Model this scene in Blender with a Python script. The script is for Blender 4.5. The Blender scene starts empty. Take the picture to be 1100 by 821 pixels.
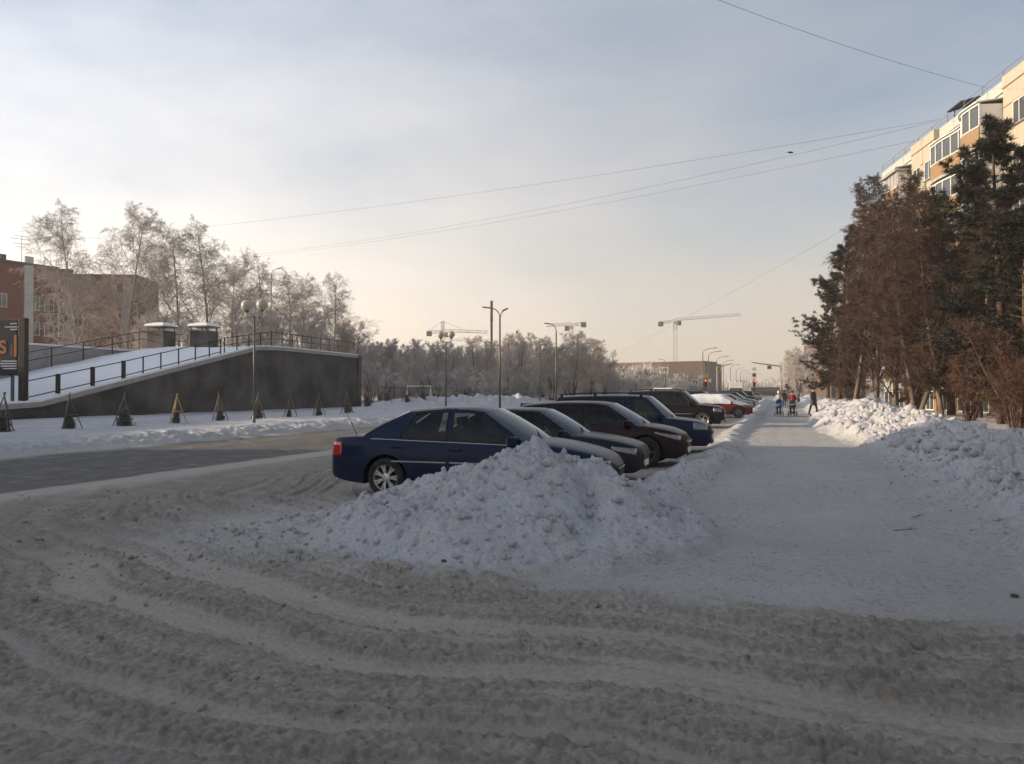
import bpy, bmesh, math, random, time
import numpy as np
from mathutils import Vector, Matrix
T0 = time.time()
R = math.radians
scene = bpy.context.scene
C = scene.collection

# ------------------------------------------------------------------ camera, sky, sun, exposure
CAM_H, YAW, FPX, HORIZON = 1.75, R(18.9), 824.0, 420.0
cam = bpy.data.objects.new('camera', bpy.data.cameras.new('camera'))
C.objects.link(cam)
cam.location = (0, 0, CAM_H)
cam.rotation_euler = (R(90) + math.atan((HORIZON - 410.5) / FPX), 0, YAW)
cam.data.sensor_width = 36.0
cam.data.lens = FPX / 1100 * 36.0
cam.data.clip_start = 0.05
cam.data.clip_end = 9000
scene.camera = cam

SUN_ELEV = R(12.0)
SUN_AZ = R(-108.9 + 1)        # clockwise from +Y, towards the sun
world = bpy.data.worlds.new('World')
scene.world = world
world.use_nodes = True
wn, wl = world.node_tree.nodes, world.node_tree.links
wn.clear()
w_out = wn.new('ShaderNodeOutputWorld')
w_bg = wn.new('ShaderNodeBackground')
w_sky = wn.new('ShaderNodeTexSky')
w_sky.sky_type = 'NISHITA'
w_sky.sun_disc = False
w_sky.sun_elevation = SUN_ELEV
w_sky.sun_rotation = SUN_AZ % (2 * math.pi)
w_sky.altitude = 150
w_sky.air_density = 1.0
w_sky.dust_density = 1.2
w_sky.ozone_density = 2.0
# thin high veil of cloud, laid out by direction in the sky; brighter towards the sun as thin cloud is
w_tc = wn.new('ShaderNodeTexCoord')
w_map = wn.new('ShaderNodeMapping')
w_map.inputs['Scale'].default_value = (1.0, 1.5, 3.4)
w_map.inputs['Rotation'].default_value = (0.25, 0.15, 0.5)
w_noise = wn.new('ShaderNodeTexNoise')
w_noise.inputs['Scale'].default_value = 1.5
w_noise.inputs['Detail'].default_value = 6
w_noise.inputs['Roughness'].default_value = 0.55
w_ramp = wn.new('ShaderNodeValToRGB')
w_ramp.color_ramp.elements[0].position = 0.30
w_ramp.color_ramp.elements[1].position = 0.74
# optical depth of the veil grows towards the horizon: cover = 1 - exp(-tau / sin(elevation))
def wmath(op, a, b=None):
    nd = wn.new('ShaderNodeMath'); nd.operation = op
    for i, v in enumerate((a, b)):
        if v is None: continue
        if isinstance(v, (int, float)): nd.inputs[i].default_value = v
        else: wl.new(v, nd.inputs[i])
    return nd.outputs[0]
w_sep = wn.new('ShaderNodeSeparateXYZ'); wl.new(w_tc.outputs['Generated'], w_sep.inputs[0])
w_tau = wmath('ADD', wmath('MULTIPLY', w_ramp.outputs['Color'], 0.30), 0.11)
w_air = wmath('ADD', wmath('MAXIMUM', w_sep.outputs['Z'], 0.0), 0.07)
w_cover = wmath('SUBTRACT', 1.0, wmath('EXPONENT', wmath('MULTIPLY', wmath('DIVIDE', w_tau, w_air), -1.0)))
w_dot = wn.new('ShaderNodeVectorMath'); w_dot.operation = 'DOT_PRODUCT'
w_dot.inputs[1].default_value = (math.sin(SUN_AZ) * math.cos(SUN_ELEV), math.cos(SUN_AZ) * math.cos(SUN_ELEV), math.sin(SUN_ELEV))
w_ph = wn.new('ShaderNodeMapRange')                 # phase: side and back scatter 1, towards the sun up to 2
w_ph.inputs['From Min'].default_value = -0.5; w_ph.inputs['From Max'].default_value = 1.0
w_ph.inputs['To Min'].default_value = 0.70; w_ph.inputs['To Max'].default_value = 1.66
w_ph.interpolation_type = 'SMOOTHERSTEP'
w_vc = wn.new('ShaderNodeVectorMath'); w_vc.operation = 'SCALE'
w_vcol = wn.new('ShaderNodeValToRGB')              # low sun: the veil is warm at the horizon, neutral overhead
w_vcol.color_ramp.elements[0].position = 0.0; w_vcol.color_ramp.elements[0].color = (1.0, .83, .66, 1)
w_vcol.color_ramp.elements[1].position = 0.55; w_vcol.color_ramp.elements[1].color = (.84, .86, .90, 1)
w_vs = wn.new('ShaderNodeVectorMath'); w_vs.operation = 'SCALE'; w_vs.inputs['Scale'].default_value = 6.6
wl.new(w_sep.outputs['Z'], w_vcol.inputs['Fac']); wl.new(w_vcol.outputs['Color'], w_vs.inputs[0]); wl.new(w_vs.outputs[0], w_vc.inputs[0])
w_mix = wn.new('ShaderNodeMixRGB')
wl.new(w_tc.outputs['Generated'], w_map.inputs['Vector'])
wl.new(w_map.outputs[0], w_noise.inputs['Vector'])
wl.new(w_noise.outputs['Fac'], w_ramp.inputs['Fac'])
wl.new(w_cover, w_mix.inputs['Fac'])
wl.new(w_tc.outputs['Generated'], w_dot.inputs[0])
wl.new(w_dot.outputs['Value'], w_ph.inputs['Value'])
wl.new(w_ph.outputs[0], w_vc.inputs['Scale'])
wl.new(w_sky.outputs[0], w_mix.inputs['Color1'])
wl.new(w_vc.outputs[0], w_mix.inputs['Color2'])
wl.new(w_mix.outputs[0], w_bg.inputs['Color'])
w_bg.inputs['Strength'].default_value = 0.107
wl.new(w_bg.outputs[0], w_out.inputs['Surface'])

sun = bpy.data.objects.new('sun', bpy.data.lights.new('sun', 'SUN'))
C.objects.link(sun)
sun.data.energy = 5.0
sun.data.angle = R(0.7)
sun.data.color = (1.0, 0.79, 0.55)
sun_dir = Vector((math.sin(SUN_AZ) * math.cos(SUN_ELEV), math.cos(SUN_AZ) * math.cos(SUN_ELEV), math.sin(SUN_ELEV)))
sun.rotation_euler = sun_dir.to_track_quat('Z', 'Y').to_euler()
sun.location = sun_dir * 80

scene.view_settings.view_transform = 'Standard'
scene.view_settings.look = 'None'
scene.view_settings.exposure = 0.70
scene.view_settings.gamma = 1.0
scene.view_settings.use_curve_mapping = False
scene.render.engine = 'CYCLES'
scene.cycles.use_denoising = True
try: scene.cycles.denoiser = 'OPENIMAGEDENOISE'
except Exception: pass
scene.cycles.max_bounces = 6
scene.cycles.diffuse_bounces = 3
scene.cycles.glossy_bounces = 3
scene.cycles.transmission_bounces = 4
scene.cycles.transparent_max_bounces = 12
scene.cycles.volume_bounces = 0
scene.cycles.use_adaptive_sampling = True
scene.cycles.adaptive_threshold = 0.015
scene.cycles.sample_clamp_indirect = 4.0

# ------------------------------------------------------------------ places
FWD = (-math.sin(YAW), math.cos(YAW)); RGT = (math.cos(YAW), math.sin(YAW))
def at(lat, D, z=0.0):
    """lateral metres to the right of the photographer's axis, metres along it, height"""
    return Vector((FWD[0] * D + RGT[0] * lat, FWD[1] * D + RGT[1] * lat, z))
def wp(px, py, D):
    return at((px - 550) / FPX * D, D, CAM_H + (HORIZON - py) / FPX * D)
def y_on(px, X):
    """distance along the street at which the line x = X is seen in column px"""
    k = (px - 550) / FPX
    return (RGT[0] * X - k * FWD[0] * X) / (k * FWD[1] - RGT[1])

# ------------------------------------------------------------------ noise (numpy)
def _hash(ix, iy, seed):
    n = (ix.astype(np.int64) * 374761393 + iy.astype(np.int64) * 668265263 + seed * 1442695041) & 0xffffffff
    n = ((n ^ (n >> 13)) * 1274126177) & 0xffffffff
    n = n ^ (n >> 16)
    return (n & 0xffffff) / float(0xffffff)
def pn(x, y, seed=0):
    """2D gradient noise, about -1..1"""
    x = np.asarray(x, float); y = np.asarray(y, float)
    ix = np.floor(x); iy = np.floor(y); fx = x - ix; fy = y - iy
    u = fx * fx * fx * (fx * (fx * 6 - 15) + 10); v = fy * fy * fy * (fy * (fy * 6 - 15) + 10)
    def g(dx, dy):
        a = _hash(ix + dx, iy + dy, seed) * 2 * np.pi
        return np.cos(a) * (fx - dx) + np.sin(a) * (fy - dy)
    a = g(0, 0); b = g(1, 0); c = g(0, 1); d = g(1, 1)
    return 1.5 * ((a + (b - a) * u) + ((c + (d - c) * u) - (a + (b - a) * u)) * v)
def fbm(x, y, octv=4, seed=0, gain=0.5):
    s = 0; a = 1.0; f = 1.0
    for i in range(octv):
        s = s + a * pn(x * f, y * f, seed + i * 17); a *= gain; f *= 2.03
    return s
def lumps(x, y, cell, seed=0):
    """rounded clods: 0..1, a dome of random size in each cell"""
    x = np.asarray(x, float) / cell; y = np.asarray(y, float) / cell
    ix = np.floor(x); iy = np.floor(y)
    best = np.zeros_like(x)
    for dx in (-1, 0, 1):
        for dy in (-1, 0, 1):
            cx = ix + dx; cy = iy + dy
            px_ = cx + _hash(cx, cy, seed); py_ = cy + _hash(cx, cy, seed + 5)
            rr = 0.3 + 0.6 * _hash(cx, cy, seed + 9)
            d2 = ((x - px_) ** 2 + (y - py_) ** 2) / (rr * rr)
            best = np.maximum(best, np.sqrt(np.clip(1 - d2, 0, 1)) * rr)
    return best
def sstep(a, b, x):
    t = np.clip((np.asarray(x, float) - a) / (b - a), 0, 1)
    return t * t * (3 - 2 * t)

# ------------------------------------------------------------------ materials
MATS = {}
def mat(name, col, rough=0.7, metal=0.0, var=0.12, scale=6.0, bump=0.0, bscale=None, spec=0.3, coat=0.0, col2=None, c2pos=(0.45, 0.6), emit=None, estr=0.0, stretch=None):
    m = bpy.data.materials.new(name); m.use_nodes = True
    n, l = m.node_tree.nodes, m.node_tree.links
    b = n['Principled BSDF']
    b.inputs['Roughness'].default_value = rough
    b.inputs['Metallic'].default_value = metal
    b.inputs['Specular IOR Level'].default_value = spec
    b.inputs['Coat Weight'].default_value = coat
    b.inputs['Coat Roughness'].default_value = 0.04
    tc = n.new('ShaderNodeTexCoord'); mp = n.new('ShaderNodeMapping')
    if stretch: mp.inputs['Scale'].default_value = stretch
    l.new(tc.outputs['Object'], mp.inputs['Vector'])
    nz = n.new('ShaderNodeTexNoise'); nz.inputs['Scale'].default_value = scale
    nz.inputs['Detail'].default_value = 5; nz.inputs['Roughness'].default_value = 0.6
    l.new(mp.outputs[0], nz.inputs['Vector'])
    rp = n.new('ShaderNodeValToRGB')
    c = np.array(col[:3])
    if col2 is None:
        lo = np.clip(c * (1 - var), 0, 1); hi = np.clip(c * (1 + var), 0, 1); p = (0.3, 0.7)
    else:
        lo, hi, p = c, np.array(col2[:3]), c2pos
    e = rp.color_ramp.elements
    e[0].position, e[1].position = p
    e[0].color = (*lo, 1); e[1].color = (*hi, 1)
    l.new(nz.outputs['Fac'], rp.inputs['Fac']); l.new(rp.outputs['Color'], b.inputs['Base Color'])
    if bump > 0:
        nb = n.new('ShaderNodeTexNoise'); nb.inputs['Scale'].default_value = bscale or scale * 4
        nb.inputs['Detail'].default_value = 4
        l.new(mp.outputs[0], nb.inputs['Vector'])
        bp = n.new('ShaderNodeBump'); bp.inputs['Strength'].default_value = min(1, bump); bp.inputs['Distance'].default_value = 0.02
        l.new(nb.outputs['Fac'], bp.inputs['Height']); l.new(bp.outputs[0], b.inputs['Normal'])
    if emit:
        b.inputs['Emission Color'].default_value = (*emit, 1); b.inputs['Emission Strength'].default_value = estr
    MATS[name] = m
    return m

# ------------------------------------------------------------------ mesh helpers
class MB:
    def __init__(s): s.v = []; s.f = []; s.m = None
    def add(s, vs, fs):
        o = len(s.v); s.v.extend([tuple(p) for p in vs]); s.f.extend([tuple(i + o for i in f) for f in fs]); return s
    def box(s, c, d, rz=0.0, rx=0.0, ry=0.0):
        x, y, z = d[0] / 2, d[1] / 2, d[2] / 2
        vs = [Vector(p) for p in ((-x,-y,-z),(x,-y,-z),(x,y,-z),(-x,y,-z),(-x,-y,z),(x,-y,z),(x,y,z),(-x,y,z))]
        if rz or rx or ry:
            M = Matrix.Rotation(rz, 3, 'Z') @ Matrix.Rotation(ry, 3, 'Y') @ Matrix.Rotation(rx, 3, 'X')
            vs = [M @ p for p in vs]
        c = Vector(c)
        return s.add([p + c for p in vs], [(0,3,2,1),(4,5,6,7),(0,1,5,4),(1,2,6,5),(2,3,7,6),(3,0,4,7)])
    def bar(s, p0, p1, w, h=None):
        """square bar between two points"""
        p0, p1 = Vector(p0), Vector(p1); h = h or w
        d = (p1 - p0).normalized()
        up = Vector((0, 0, 1)) if abs(d.z) < 0.95 else Vector((1, 0, 0))
        a = d.cross(up).normalized() * w / 2; b = a.cross(d).normalized() * h / 2
        vs = [p0 - a - b, p0 + a - b, p0 + a + b, p0 - a + b, p1 - a - b, p1 + a - b, p1 + a + b, p1 - a + b]
        return s.add(vs, [(0,1,2,3),(7,6,5,4),(0,4,5,1),(1,5,6,2),(2,6,7,3),(3,7,4,0)])
    def tube(s, pts, rad, n=8, cap=True):
        pts = [Vector(p) for p in pts]
        rad = rad if isinstance(rad, (list, tuple)) else [rad] * len(pts)
        o = len(s.v); prev = None
        for i, p in enumerate(pts):
            d = (pts[min(i + 1, len(pts) - 1)] - pts[max(i - 1, 0)]).normalized()
            if prev is None:
                a = d.cross(Vector((0, 0, 1)) if abs(d.z) < 0.95 else Vector((1, 0, 0))).normalized()
            else:
                a = (prev - d * prev.dot(d)).normalized()
            prev = a; b = d.cross(a)
            for k in range(n):
                t = 2 * math.pi * k / n
                s.v.append(tuple(p + (a * math.cos(t) + b * math.sin(t)) * rad[i]))
        for i in range(len(pts) - 1):
            for k in range(n):
                k2 = (k + 1) % n
                s.f.append((o + i * n + k, o + i * n + k2, o + (i + 1) * n + k2, o + (i + 1) * n + k))
        if cap:
            s.f.append(tuple(o + k for k in range(n))[::-1]); e = o + (len(pts) - 1) * n
            s.f.append(tuple(e + k for k in range(n)))
        return s
    def lathe(s, prof, n=24, c=(0, 0, 0), axis='z'):
        o = len(s.v)
        for r_, h in prof:
            for k in range(n):
                t = 2 * math.pi * k / n
                if axis == 'z': p = (r_ * math.cos(t), r_ * math.sin(t), h)
                elif axis == 'y': p = (r_ * math.cos(t), h, r_ * math.sin(t))
                else: p = (h, r_ * math.cos(t), r_ * math.sin(t))
                s.v.append((p[0] + c[0], p[1] + c[1], p[2] + c[2]))
        for i in range(len(prof) - 1):
            for k in range(n):
                k2 = (k + 1) % n
                s.f.append((o + i * n + k, o + i * n + k2, o + (i + 1) * n + k2, o + (i + 1) * n + k))
        return s
    def prism(s, poly, z0, z1):
        """poly: xy points counter-clockwise, extruded in z"""
        n = len(poly); vs = [(x, y, z0) for x, y in poly] + [(x, y, z1) for x, y in poly]
        fs = [tuple(range(n))[::-1], tuple(range(n, 2 * n))] + [(i, (i + 1) % n, n + (i + 1) % n, n + i) for i in range(n)]
        return s.add(vs, fs)
    def mesh(s, name, m, smooth=False, fix=True):
        me = bpy.data.meshes.new(name)
        me.from_pydata(s.v, [], s.f)
        if fix:
            bm = bmesh.new(); bm.from_mesh(me); bmesh.ops.recalc_face_normals(bm, faces=bm.faces); bm.to_mesh(me); bm.free()
        if m: me.materials.append(m)
        if smooth: me.polygons.foreach_set('use_smooth', [True] * len(me.polygons))
        me.update(); return me
    def obj(s, name, m, parent=None, smooth=False, loc=None, fix=True, bevel=0.0, seg=2):
        return link(name, s.mesh(name, m, smooth, fix), parent, loc, bevel, seg)
def link(name, me, parent=None, loc=None, bevel=0.0, seg=2):
    o = bpy.data.objects.new(name, me); C.objects.link(o)
    if parent: o.parent = parent
    if loc is not None: o.location = loc
    if bevel > 0:
        b = o.modifiers.new('bevel', 'BEVEL'); b.width = bevel; b.segments = seg; b.limit_method = 'ANGLE'; b.angle_limit = R(40)
    return o
def np_mesh(name, V, F, m=None, smooth=False):
    """V (n,3) array, F (k,3 or 4) array"""
    me = bpy.data.meshes.new(name); k = F.shape[1]
    me.vertices.add(len(V)); me.vertices.foreach_set('co', np.ascontiguousarray(V, np.float32).ravel())
    me.loops.add(F.size); me.loops.foreach_set('vertex_index', np.ascontiguousarray(F, np.int32).ravel())
    me.polygons.add(len(F)); me.polygons.foreach_set('loop_start', np.arange(0, F.size, k, dtype=np.int32))
    me.update(calc_edges=True)
    if smooth: me.polygons.foreach_set('use_smooth', np.ones(len(F), bool))
    if m: me.materials.append(m)
    return me
def tag(o, label=None, cat=None, group=None, kind=None):
    if label: o['label'] = label
    if cat: o['category'] = cat
    if group: o['group'] = group
    if kind: o['kind'] = kind
    return o
def thing(name, label, cat, loc=(0, 0, 0), rz=0.0, group=None):
    o = bpy.data.objects.new(name, None); C.objects.link(o)
    o.location = loc; o.rotation_euler = (0, 0, rz); o.empty_display_size = 0.2
    return tag(o, label, cat, group)
def dup(root, label, loc=None, rz=None, scale=None, group=None):
    """copy of a thing with copies of its parts and sub-parts"""
    r = root.copy(); C.objects.link(r)
    if loc is not None: r.location = loc
    if rz is not None: r.rotation_euler = (0, 0, rz)
    if scale is not None: r.scale = (scale,) * 3 if not isinstance(scale, (tuple, list)) else scale
    r['label'] = label
    if group: r['group'] = group
    for ch in list(root.children):
        c = ch.copy(); C.objects.link(c); c.parent = r
        for g in ch.children:
            d = g.copy(); C.objects.link(d); d.parent = c
    return r
# ------------------------------------------------------------------ the ground: one sheet, cut into road, sidewalk, snow
def ridge(X, Y, pts, wf, soft=1.25):
    lo = min(p[0] for p in pts) - 4, min(p[1] for p in pts) - 4; hi = max(p[0] for p in pts) + 4, max(p[1] for p in pts) + 4
    m = (X > lo[0]) & (X < hi[0]) & (Y > lo[1]) & (Y < hi[1])
    out = np.zeros_like(X); out[m] = ridge_(X[m], Y[m], pts, wf, soft); return out
def ridge_(X, Y, pts, wf, soft):
    """height of a heap that follows a crest line; pts (x, y, crest height), wf(h, side) its half width"""
    best = np.zeros_like(X)
    for (x0, y0, h0), (x1, y1, h1) in zip(pts[:-1], pts[1:]):
        dx, dy = x1 - x0, y1 - y0
        t = np.clip(((X - x0) * dx + (Y - y0) * dy) / (dx * dx + dy * dy), 0, 1)
        h = h0 + (h1 - h0) * t
        ex, ey = X - (x0 + dx * t), Y - (y0 + dy * t)
        d = np.sqrt(ex * ex + ey * ey)
        w = wf(h, ex, ey)
        q = np.clip(1 - d / w, 0, 1)
        best = np.maximum(best, h * (q ** soft) * (1.22 - 0.22 * q))
    return best
PILE = [(-6.0, 9.6, .05), (-5.3, 9.75, .12), (-4.6, 9.9, .29), (-3.85, 9.8, .55), (-3.3, 9.5, .84), (-2.98, 9.4, 1.03), (-2.6, 9.45, .88), (-2.2, 9.6, .62), (-1.85, 10.3, .38), (-1.9, 11.2, .28)]
BANK_L = [(-1.9, 11.2, .28), (-1.8, 13, .26), (-1.6, 16, .22), (-1.4, 19, .18), (-1.4, 23, .14), (-1.5, 28, .14), (-1.5, 34, .16), (-1.4, 40, .20), (-1.3, 60, .28), (-1.4, 90, .4), (-1.6, 135, .5)]
BANK_R = [(3.9, 6.6, .28), (4.0, 8.2, .50), (4.0, 12, .54), (4.2, 15, .54), (4.4, 20, .58), (4.5, 26, .72), (4.4, 33, .96), (4.3, 40, 1.06), (4.5, 47, .95), (4.8, 60, .85), (5.0, 90, .8), (5.2, 135, .8)]
def where_(m, fn, X, Y):
    out = np.zeros_like(X); 
    if m.any(): out[m] = fn(X[m], Y[m])
    return out
def masks(X, Y):
    n = fbm(X * .8, Y * .8, 3, 3) * .25
    drive = 1 - sstep(6.1, 6.75, Y + n * 1.2)                      # the crossing drive in the foreground
    lot = 1 - sstep(-2.3, -1.7, X + n)                              # parking bays and carriageway
    kerb = sstep(-18.9, -18.2, X + n * 1.2)
    dirty = np.maximum(drive * (X < 60), lot) * kerb
    road = (1 - sstep(-12.6, -12.1, X + n * .3)) * kerb             # dark carriageway beyond the light strip
    strip = sstep(-12.45, -12.2, X + n * .25) * (1 - sstep(-11.6, -11.25, X + n * .25))
    return drive, lot, kerb, dirty, road, strip
def terrain(X, Y):
    X = np.asarray(X, float); Y = np.asarray(Y, float)
    drive, lot, kerb, dirty, road, strip = masks(X, Y)
    dist = np.sqrt(X * X + Y * Y)
    # ruts curve from the drive round the heap into the parking lane
    cx, cy = -2.5, 15.0
    rad = np.sqrt((X - cx) ** 2 + (Y - cy) ** 2)
    rho = np.where(X > cx, Y, np.where(Y < cy, cy - rad, cx - X - (cx - 0) + cy * 0 - 0 + (15 - 15)))
    rho = np.where((X <= cx) & (Y >= cy), cy - (cx - X), rho)
    s = np.where(X > cx, X, cx - np.arctan2(cx - X, np.maximum(cy - Y, 1e-3)) * np.maximum(rad, .5))
    s = np.where((X <= cx) & (Y >= cy), -2.5 - 1.5708 * (cx - X) - (Y - cy), s)
    wob = fbm(X * .25, Y * .25, 2, 41) * .55
    a = pn((rho + wob) * 1.8, s * .08, 51); b = pn((rho + wob * .9) * 4.6, s * .12 + 9, 52); c = pn((rho + wob * .8) * 8.0, s * .25, 53)
    tq = a * .45 + b * .58 + .22 * c
    track = sstep(.08, -.20, tq)                                   # packed, smooth
    berm = np.exp(-((tq - .07) / .13) ** 2)                        # pushed-up edges
    prof = .018 * a + .013 * b + .009 * c * (1 - .5 * track) + .006 * pn((rho + wob * .9) * 13.0, s * .5, 54) + .008 * np.maximum(pn((rho + wob * .9) * 6.0, s * .4, 55), 0) + .013 * berm * (.5 + .5 * sstep(-.4, .5, fbm(X * .9, Y * .9, 2, 61))) - .009 * track
    crest = np.clip(.18 + .9 * berm + .5 * sstep(.1, .5, tq + .3 * fbm(X * 1.1, Y * 1.1, 2, 64)), 0, 1)
    fade = 1 - sstep(14, 40, dist)
    dm = (dirty > 0) & (dist < 40) & (X > -12)
    crumb = where_(dm, lambda x, y: np.maximum(lumps(x, y, .055, 71) - .25, 0) * .040 + np.maximum(lumps(x, y, .036, 72) - .25, 0) * .020 + np.maximum(lumps(x, y, .10, 73) - .35, 0) * .085 * sstep(.3, .7, fbm(x * .9, y * .9, 2, 62) + .2), X, Y)
    tread = np.sin(2 * np.pi * (s + np.abs(((rho + wob) * 3.1) % 1 - .5) * .12) / .07) * .0010 * track * sstep(.1, .4, -a * .7 - b * .6 + .9 * pn(rho * 2.2, s * .3, 77) - .1) * (1 - sstep(7, 11, dist))
    crumb = crumb + np.where(dm, .006 * np.abs(pn(X * 14, Y * 14, 75)) + .003 * np.abs(pn(X * 27, Y * 27, 76)), 0)
    churn = prof + crumb * (.10 + .95 * crest) + tread
    global LAST_TRACK
    LAST_TRACK = (track, crest, pn((rho + wob * .9) * 7.0, s * .45, 56) + .6 * pn((rho + wob) * 16.0, s * 1.1, 57))
    lane = .018 * pn(X * 1.1, Y * .05, 81) + .010 * pn(X * 3.0, Y * .12, 82) + .006 * fbm(X * 4, Y * 1.5, 2, 83)
    wl_ = sstep(-8.5, -11.0, X)
    ground = churn * fade * (1 - wl_) + lane * wl_ + .006 * fbm(X * 2, Y * 2, 3, 84)
    ground = ground + strip * .03
    # trodden pavement
    walk = .05 + .012 * fbm(X * 1.6, Y * .9, 4, 91) + .006 * where_((dirty < 1) & (dist < 40), lambda x, y: lumps(x, y, .09, 92), X, Y) * fade + .012 * pn(X * 1.4, Y * .06, 93)
    h = np.where(dirty > 0, ground * dirty + walk * (1 - dirty), walk)
    # edge of the drive: a thin crumbled step
    h = h + .03 * np.exp(-((Y + fbm(X * .8, Y * .8, 2, 5) * .3 - 6.45) / .13) ** 2) * (X > -1.5) * (X < 60)
    # heaps
    near = np.maximum(fade, .35)
    def rough_(x, y):
        return lumps(x, y, .30, 101) * .06 * (.35 + .65 * sstep(-.1, .5, fbm(x * .8, y * .8, 2, 106))) + lumps(x + .3 * y, y, .13, 102) * .052 + lumps(x, y, .058, 103) * .042 + fbm(x * 1.5, y * 1.5, 6, 104, .58) * .085 + np.abs(pn(x * 6, y * 6, 105)) * .035 - .05
    pw = lambda hh, ex, ey: .35 + hh * (1.35 + 1.4 * (.5 - .5 * np.clip(ey / np.maximum(np.hypot(ex, ey), 1e-4), -1, 1)) ** .8) * (1 - .12 * sstep(-.2, 1.0, ex))
    jx = X + fbm(X * .9, Y * .9, 3, 111) * .22; jy = Y + fbm(X * .9 + 7, Y * .9, 3, 112) * .22
    hp = ridge(jx, jy, PILE, pw, 1.22)
    hp = np.maximum(hp, ridge(jx, jy, [(-2.98, 9.4, 1.0), (-2.75, 8.3, .62), (-2.6, 7.3, .26), (-2.5, 6.6, .08)], lambda hh, ex, ey: .35 + 1.15 * hh + 0 * ex, 1.2))
    ell = np.clip(1 - (((jx + 4.7) / 2.7) ** 2 + ((jy - 8.3) / 1.5) ** 2), 0, 1)
    hp = np.maximum(hp, .05 * ell ** .9)
    smooth_face = np.exp(-(((X + 2.75) / .75) ** 2 + ((Y - 7.8) / 1.15) ** 2))          # the face a blade has polished
    gully = np.exp(-(((X + 2.05 + .25 * (Y - 8.8)) / .16) ** 2)) * sstep(7.6, 8.2, Y) * (1 - sstep(9.0, 9.4, Y))
    bl = ridge(jx, jy, BANK_L, lambda hh, ex, ey: np.where(ex < 0, .35 + 1.1 * hh, .35 + 1.35 * hh), 1.1)
    rmod = 1 + .22 * fbm(X * .35, Y * .35, 2, 131)
    br = ridge(jx, jy, BANK_R, lambda hh, ex, ey: np.where(ex < 0, .95 + 1.75 * hh, .9 + 2.0 * hh), .95) * rmod
    RO = where_((hp + bl + br) > .01, rough_, X, Y) * (.45 + .85 * sstep(-.35, .45, fbm(X * .55, Y * .55, 2, 107)))
    RO = RO + where_((hp + bl + br) > .06, lambda x, y: np.minimum(lumps(x, y * .8, .55, 108), .42) * .22 * sstep(.0, .4, fbm(x * .7, y * .7, 2, 109)), X, Y)
    rough = lambda amp: RO * amp
    pr = sstep(.02, .3, hp)
    hp2 = hp + pr * rough(1.0) * (1 - .82 * smooth_face) - gully * .14 * pr
    hp2 = hp2 + sstep(.005, .06, hp) * where_(hp > .004, lambda x, y: lumps(x, y, .15, 120), X, Y) * .05
    bl2 = bl + sstep(.03, .3, bl) * rough(.95) * near
    br2 = br + sstep(.04, .35, br) * (rough(1.5) * np.maximum(near, .75) + where_(br > .04, lambda x, y: lumps(x, y, .8, 132) * .16, X, Y))
    yard = sstep(5.0, 7.0, X) * sstep(5.5, 7.5, Y) * (.25 + .05 * fbm(X * .3, Y * .3, 3, 141))
    # verge on the far side of the carriageway
    vx = -X - 18.6 + .5 * pn(Y * .15, 0 * Y + 3, 151)
    verge = sstep(-.1, 2.6, vx + .35 * fbm(X * .9, Y * .4, 3, 156)) * (.28 + .05 * np.exp(-((vx - 1.6) / .9) ** 2) + .04 * fbm(X * .5, Y * .35, 4, 152)) \
        + sstep(.1, .5, vx) * np.exp(-((vx - .9) / .9) ** 2) * where_((vx > 0) & (vx < 4) & (dist < 120), lambda x, y: lumps(x, y, .42, 153) * .10 + lumps(x, y, .18, 154) * .07, X, Y)
    for (mx, my, mh, mr) in ((-24.5, 46, .55, 2.2), (-26, 52, .75, 2.8), (-24, 57, .7, 2.4), (-25, 63, .85, 3.0), (-23.5, 69, .8, 2.6), (-25, 76, .8, 3), (-24, 86, .9, 3)):
        verge = verge + mh * np.exp(-(((X - mx) / mr) ** 2 + ((Y - my) / (mr * 1.5)) ** 2)) * (1 + .35 * fbm(X * 1.1, Y * 1.1, 3, 155))
    h = np.maximum.reduce([h + hp2 * (hp > 0.004), h + bl2 * (bl > .004), h + br2 * (br > .004), h + yard, h + verge])
    far = sstep(250, 900, dist)
    return h * (1 - far), hp, bl, br
def ground_z(x, y):
    return float(terrain(np.array([x]), np.array([y]))[0][0])

# sheet: rings round the viewpoint, finest where the churned snow is nearest
def spaced(stops):
    out = [stops[0][0]]
    for (a, k), (b, _) in zip(stops[:-1], stops[1:]):
        while out[-1] < b:
            out.append(out[-1] * (1 + k))
    return np.array(out)
rr = np.concatenate([[.02, .8, 1.4, 1.9, 2.3, 2.6, 2.8], spaced([(3.25, .0029), (8.0, .0042), (13., .008), (60., .02), (150., .06), (6000., 1)])])
AX = math.pi / 2 + YAW
fine = np.concatenate([np.linspace(AX - R(50), AX - R(37), 46)[:-1], np.linspace(AX - R(37), AX + R(37), 730), np.linspace(AX + R(37), AX + R(50), 46)[1:]])
rest = np.linspace(AX + R(50), AX - R(50) + 2 * math.pi, 100)[1:-1]
th = np.concatenate([fine, rest])
nr, nt = len(rr), len(th)
RR, TH = np.meshgrid(rr, th, indexing='ij')
GX, GY = RR * np.cos(TH), RR * np.sin(TH)
GZ, HP, BL, BR = terrain(GX.ravel(), GY.ravel())
GV = np.stack([GX.ravel(), GY.ravel(), GZ], 1)
ii, jj = np.meshgrid(np.arange(nr - 1), np.arange(nt), indexing='ij')
j2 = (jj + 1) % nt
GF = np.stack([ii * nt + jj, (ii + 1) * nt + jj, (ii + 1) * nt + j2, ii * nt + j2], -1).reshape(-1, 4)
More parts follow.
